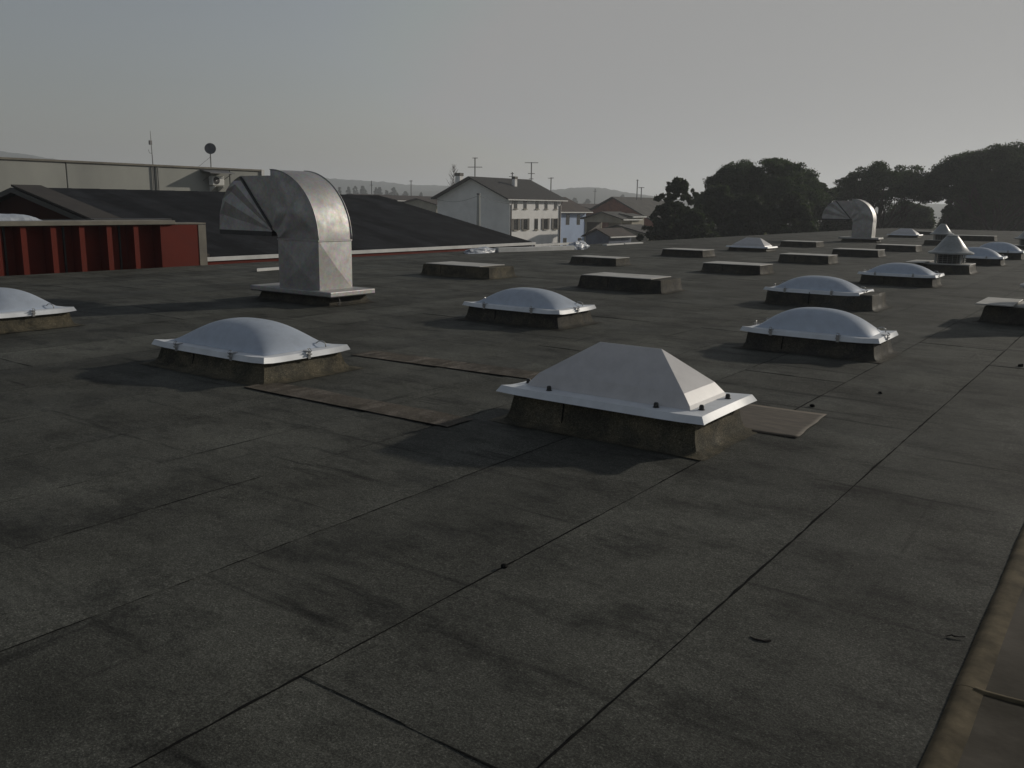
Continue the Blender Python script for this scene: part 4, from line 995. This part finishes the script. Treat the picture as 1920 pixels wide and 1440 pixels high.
def bushy_tree(px_, depth, top_px, w_px, label, seed, mat=M_leafdark, name='evergreen_tree', shape=0.6, size=0.22, ncl=90, dens=900, ragged=0.0, low=0.12, cs=1.0, group='dark evergreens beyond the roof'):
    base = pt(px_, 430, depth); H = pt(px_, top_px, depth).z - GZ; W = w_px / FPX * depth
    root = thing(name, (base.x, base.y, GZ), label, 'tree', group)
    rng = random.Random(seed); wood = MB(); centers, radii = [], []
    limb(wood, (0, 0, 0), (0, 0, H * 0.75), 0.03 * H * 0.6, 0.03, rng)
    for k in range(14):
        z0 = H * rng.uniform(0.2, 0.7); a = rng.uniform(0, 6.28); limb(wood, (0, 0, z0), (math.cos(a) * W * 0.35, math.sin(a) * W * 0.35, z0 + H * 0.14), 0.06, 0.015, rng, 0, 3)
    for _ in range(ncl):
        t = rng.uniform(low, 1.0) ** 0.9; prof = (max(0.0, 1 - t ** 3.0)) ** shape * min(1, 0.45 + t * 1.6)
        a = rng.uniform(0, 6.28); q = math.sqrt(rng.random()) * prof * W / 2 * (1 + ragged * rng.uniform(-0.5, 0.5))
        r = W * cs * rng.uniform(0.10, 0.20) * (1 - 0.4 * t); centers.append((q * math.cos(a), q * math.sin(a), min(H * t, H - r * 0.5))); radii.append((r, r, r * 0.85))
    leaves_mesh('crown', centers, radii, dens, size, mat, root, seed)
    wood.build('trunk', M_bark, root, smooth=True)
    return root
bushy_tree(1264, 78, 336, 112, 'ragged dark broadleaf tree beside the brick barn', 31, ragged=0.7, ncl=230, shape=0.5, size=0.22, cs=0.42, dens=1500)
bushy_tree(1246, 76, 385, 60, 'low dark evergreen at the foot of the ragged broadleaf tree', 44)
bushy_tree(1340, 82, 352, 110, 'rounded dark evergreen between the ragged tree and the broad pine', 32, ncl=120)
bushy_tree(1300, 74, 396, 110, 'low dark evergreen under the ragged broadleaf tree', 33)
bushy_tree(1400, 80, 372, 120, 'dense dark evergreen filling the space under the broad pine', 34, ncl=130)
bushy_tree(1480, 80, 366, 120, 'dense dark evergreen under the right half of the broad pine', 35, ncl=130)
bushy_tree(1535, 92, 345, 80, 'dark evergreen touching the left of the smaller gooseneck duct', 36)
bushy_tree(1590, 112, 392, 120, 'low dark shrub tree seen under the smaller duct hood', 37)
bushy_tree(1700, 118, 384, 120, 'low dark shrub tree behind the farthest pyramid skylight', 38)
bushy_tree(1776, 100, 362, 42, 'narrow dark cypress between the two right-hand pines', 39, shape=1.2, ncl=45)
bushy_tree(1830, 108, 348, 130, 'dense dark evergreen under the tallest pine, behind the cowls', 40, ncl=140)
bushy_tree(1910, 106, 340, 130, 'dense dark evergreen under the tallest pine, beyond the far fan', 41, ncl=140)
bushy_tree(1990, 106, 330, 130, 'dense dark evergreen past the tallest pine', 42, ncl=60)
bushy_tree(1436, 66, 436, 26, 'small yellowish bush peeping over the felt edge', 43, M_leafolive, 'olive_bush', ncl=40, low=0.5, size=0.15, group='bushes by the roof edge')
# far conifers by the hills
k = 0
for px_, tp, w_ in ((638, 352, 10), (655, 351, 14), (668, 350, 12), (682, 350, 20), (706, 352, 10), (713, 352, 10), (726, 358, 14), (739, 353, 22), (760, 360, 18), (790, 362, 14), (1076, 372, 16), (1100, 374, 12), (1145, 371, 22), (1165, 366, 16)):
    k += 1
    near = {0: 'left of the white house', 1: 'behind the barn and blue house'}[int(px_ > 900)]
    o = bushy_tree(px_, 650, tp, w_ * 1.3, ('small far pointed hazy tree in the row ' if k % 3 else 'small far rounded hazy tree in the row ') + near, 60 + k, shape=1.1 if k % 3 else 0.6, ncl=44, dens=24, size=0.95, low=0.5, group='far hazy trees ' + near, name='far_tree')
# bare tree behind the white house
q = pt(850, 430, 150); H = pt(850, 309, 150).z - GZ
bt = thing('bare_tree', (q.x, q.y, GZ), 'slender bare tree rising behind the white house chimney', 'tree')
w = MB(); rng = random.Random(77); limb(w, (0, 0, 0), (0.1, 0, H), 0.20, 0.02, rng, 0, 8); w.build('trunk', M_twig, bt)
w = MB()
for _ in range(90):
    z0 = H * rng.uniform(0.45, 0.97); a = rng.uniform(0, 6.28); L_ = rng.uniform(0.5, 1.0) * (1.9 * (1 - (z0 / H)) * 2.6 + 0.6)
    e_ = (math.cos(a) * L_ * 0.7, math.sin(a) * L_ * 0.7, z0 + L_ * 0.9); limb(w, (0, 0, z0), e_, 0.03, 0.010, rng, 0, 3)
w.build('branches', M_twig, bt)

# ================================================================== AIR
m, N, L, out = new_mat('haze_air')
pv = N.new('ShaderNodeVolumePrincipled'); L.new(pv.outputs[0], out.inputs['Volume'])
pv.inputs['Color'].default_value = (0.86, 0.90, 0.95, 1); pv.inputs['Density'].default_value = 0.00056; pv.inputs['Anisotropy'].default_value = 0.32
hz_o = MB().box(-4900, 4900, -4900, 4900, GZ - 1.5, 112).build('haze', m); tag(hz_o, kind='stuff')
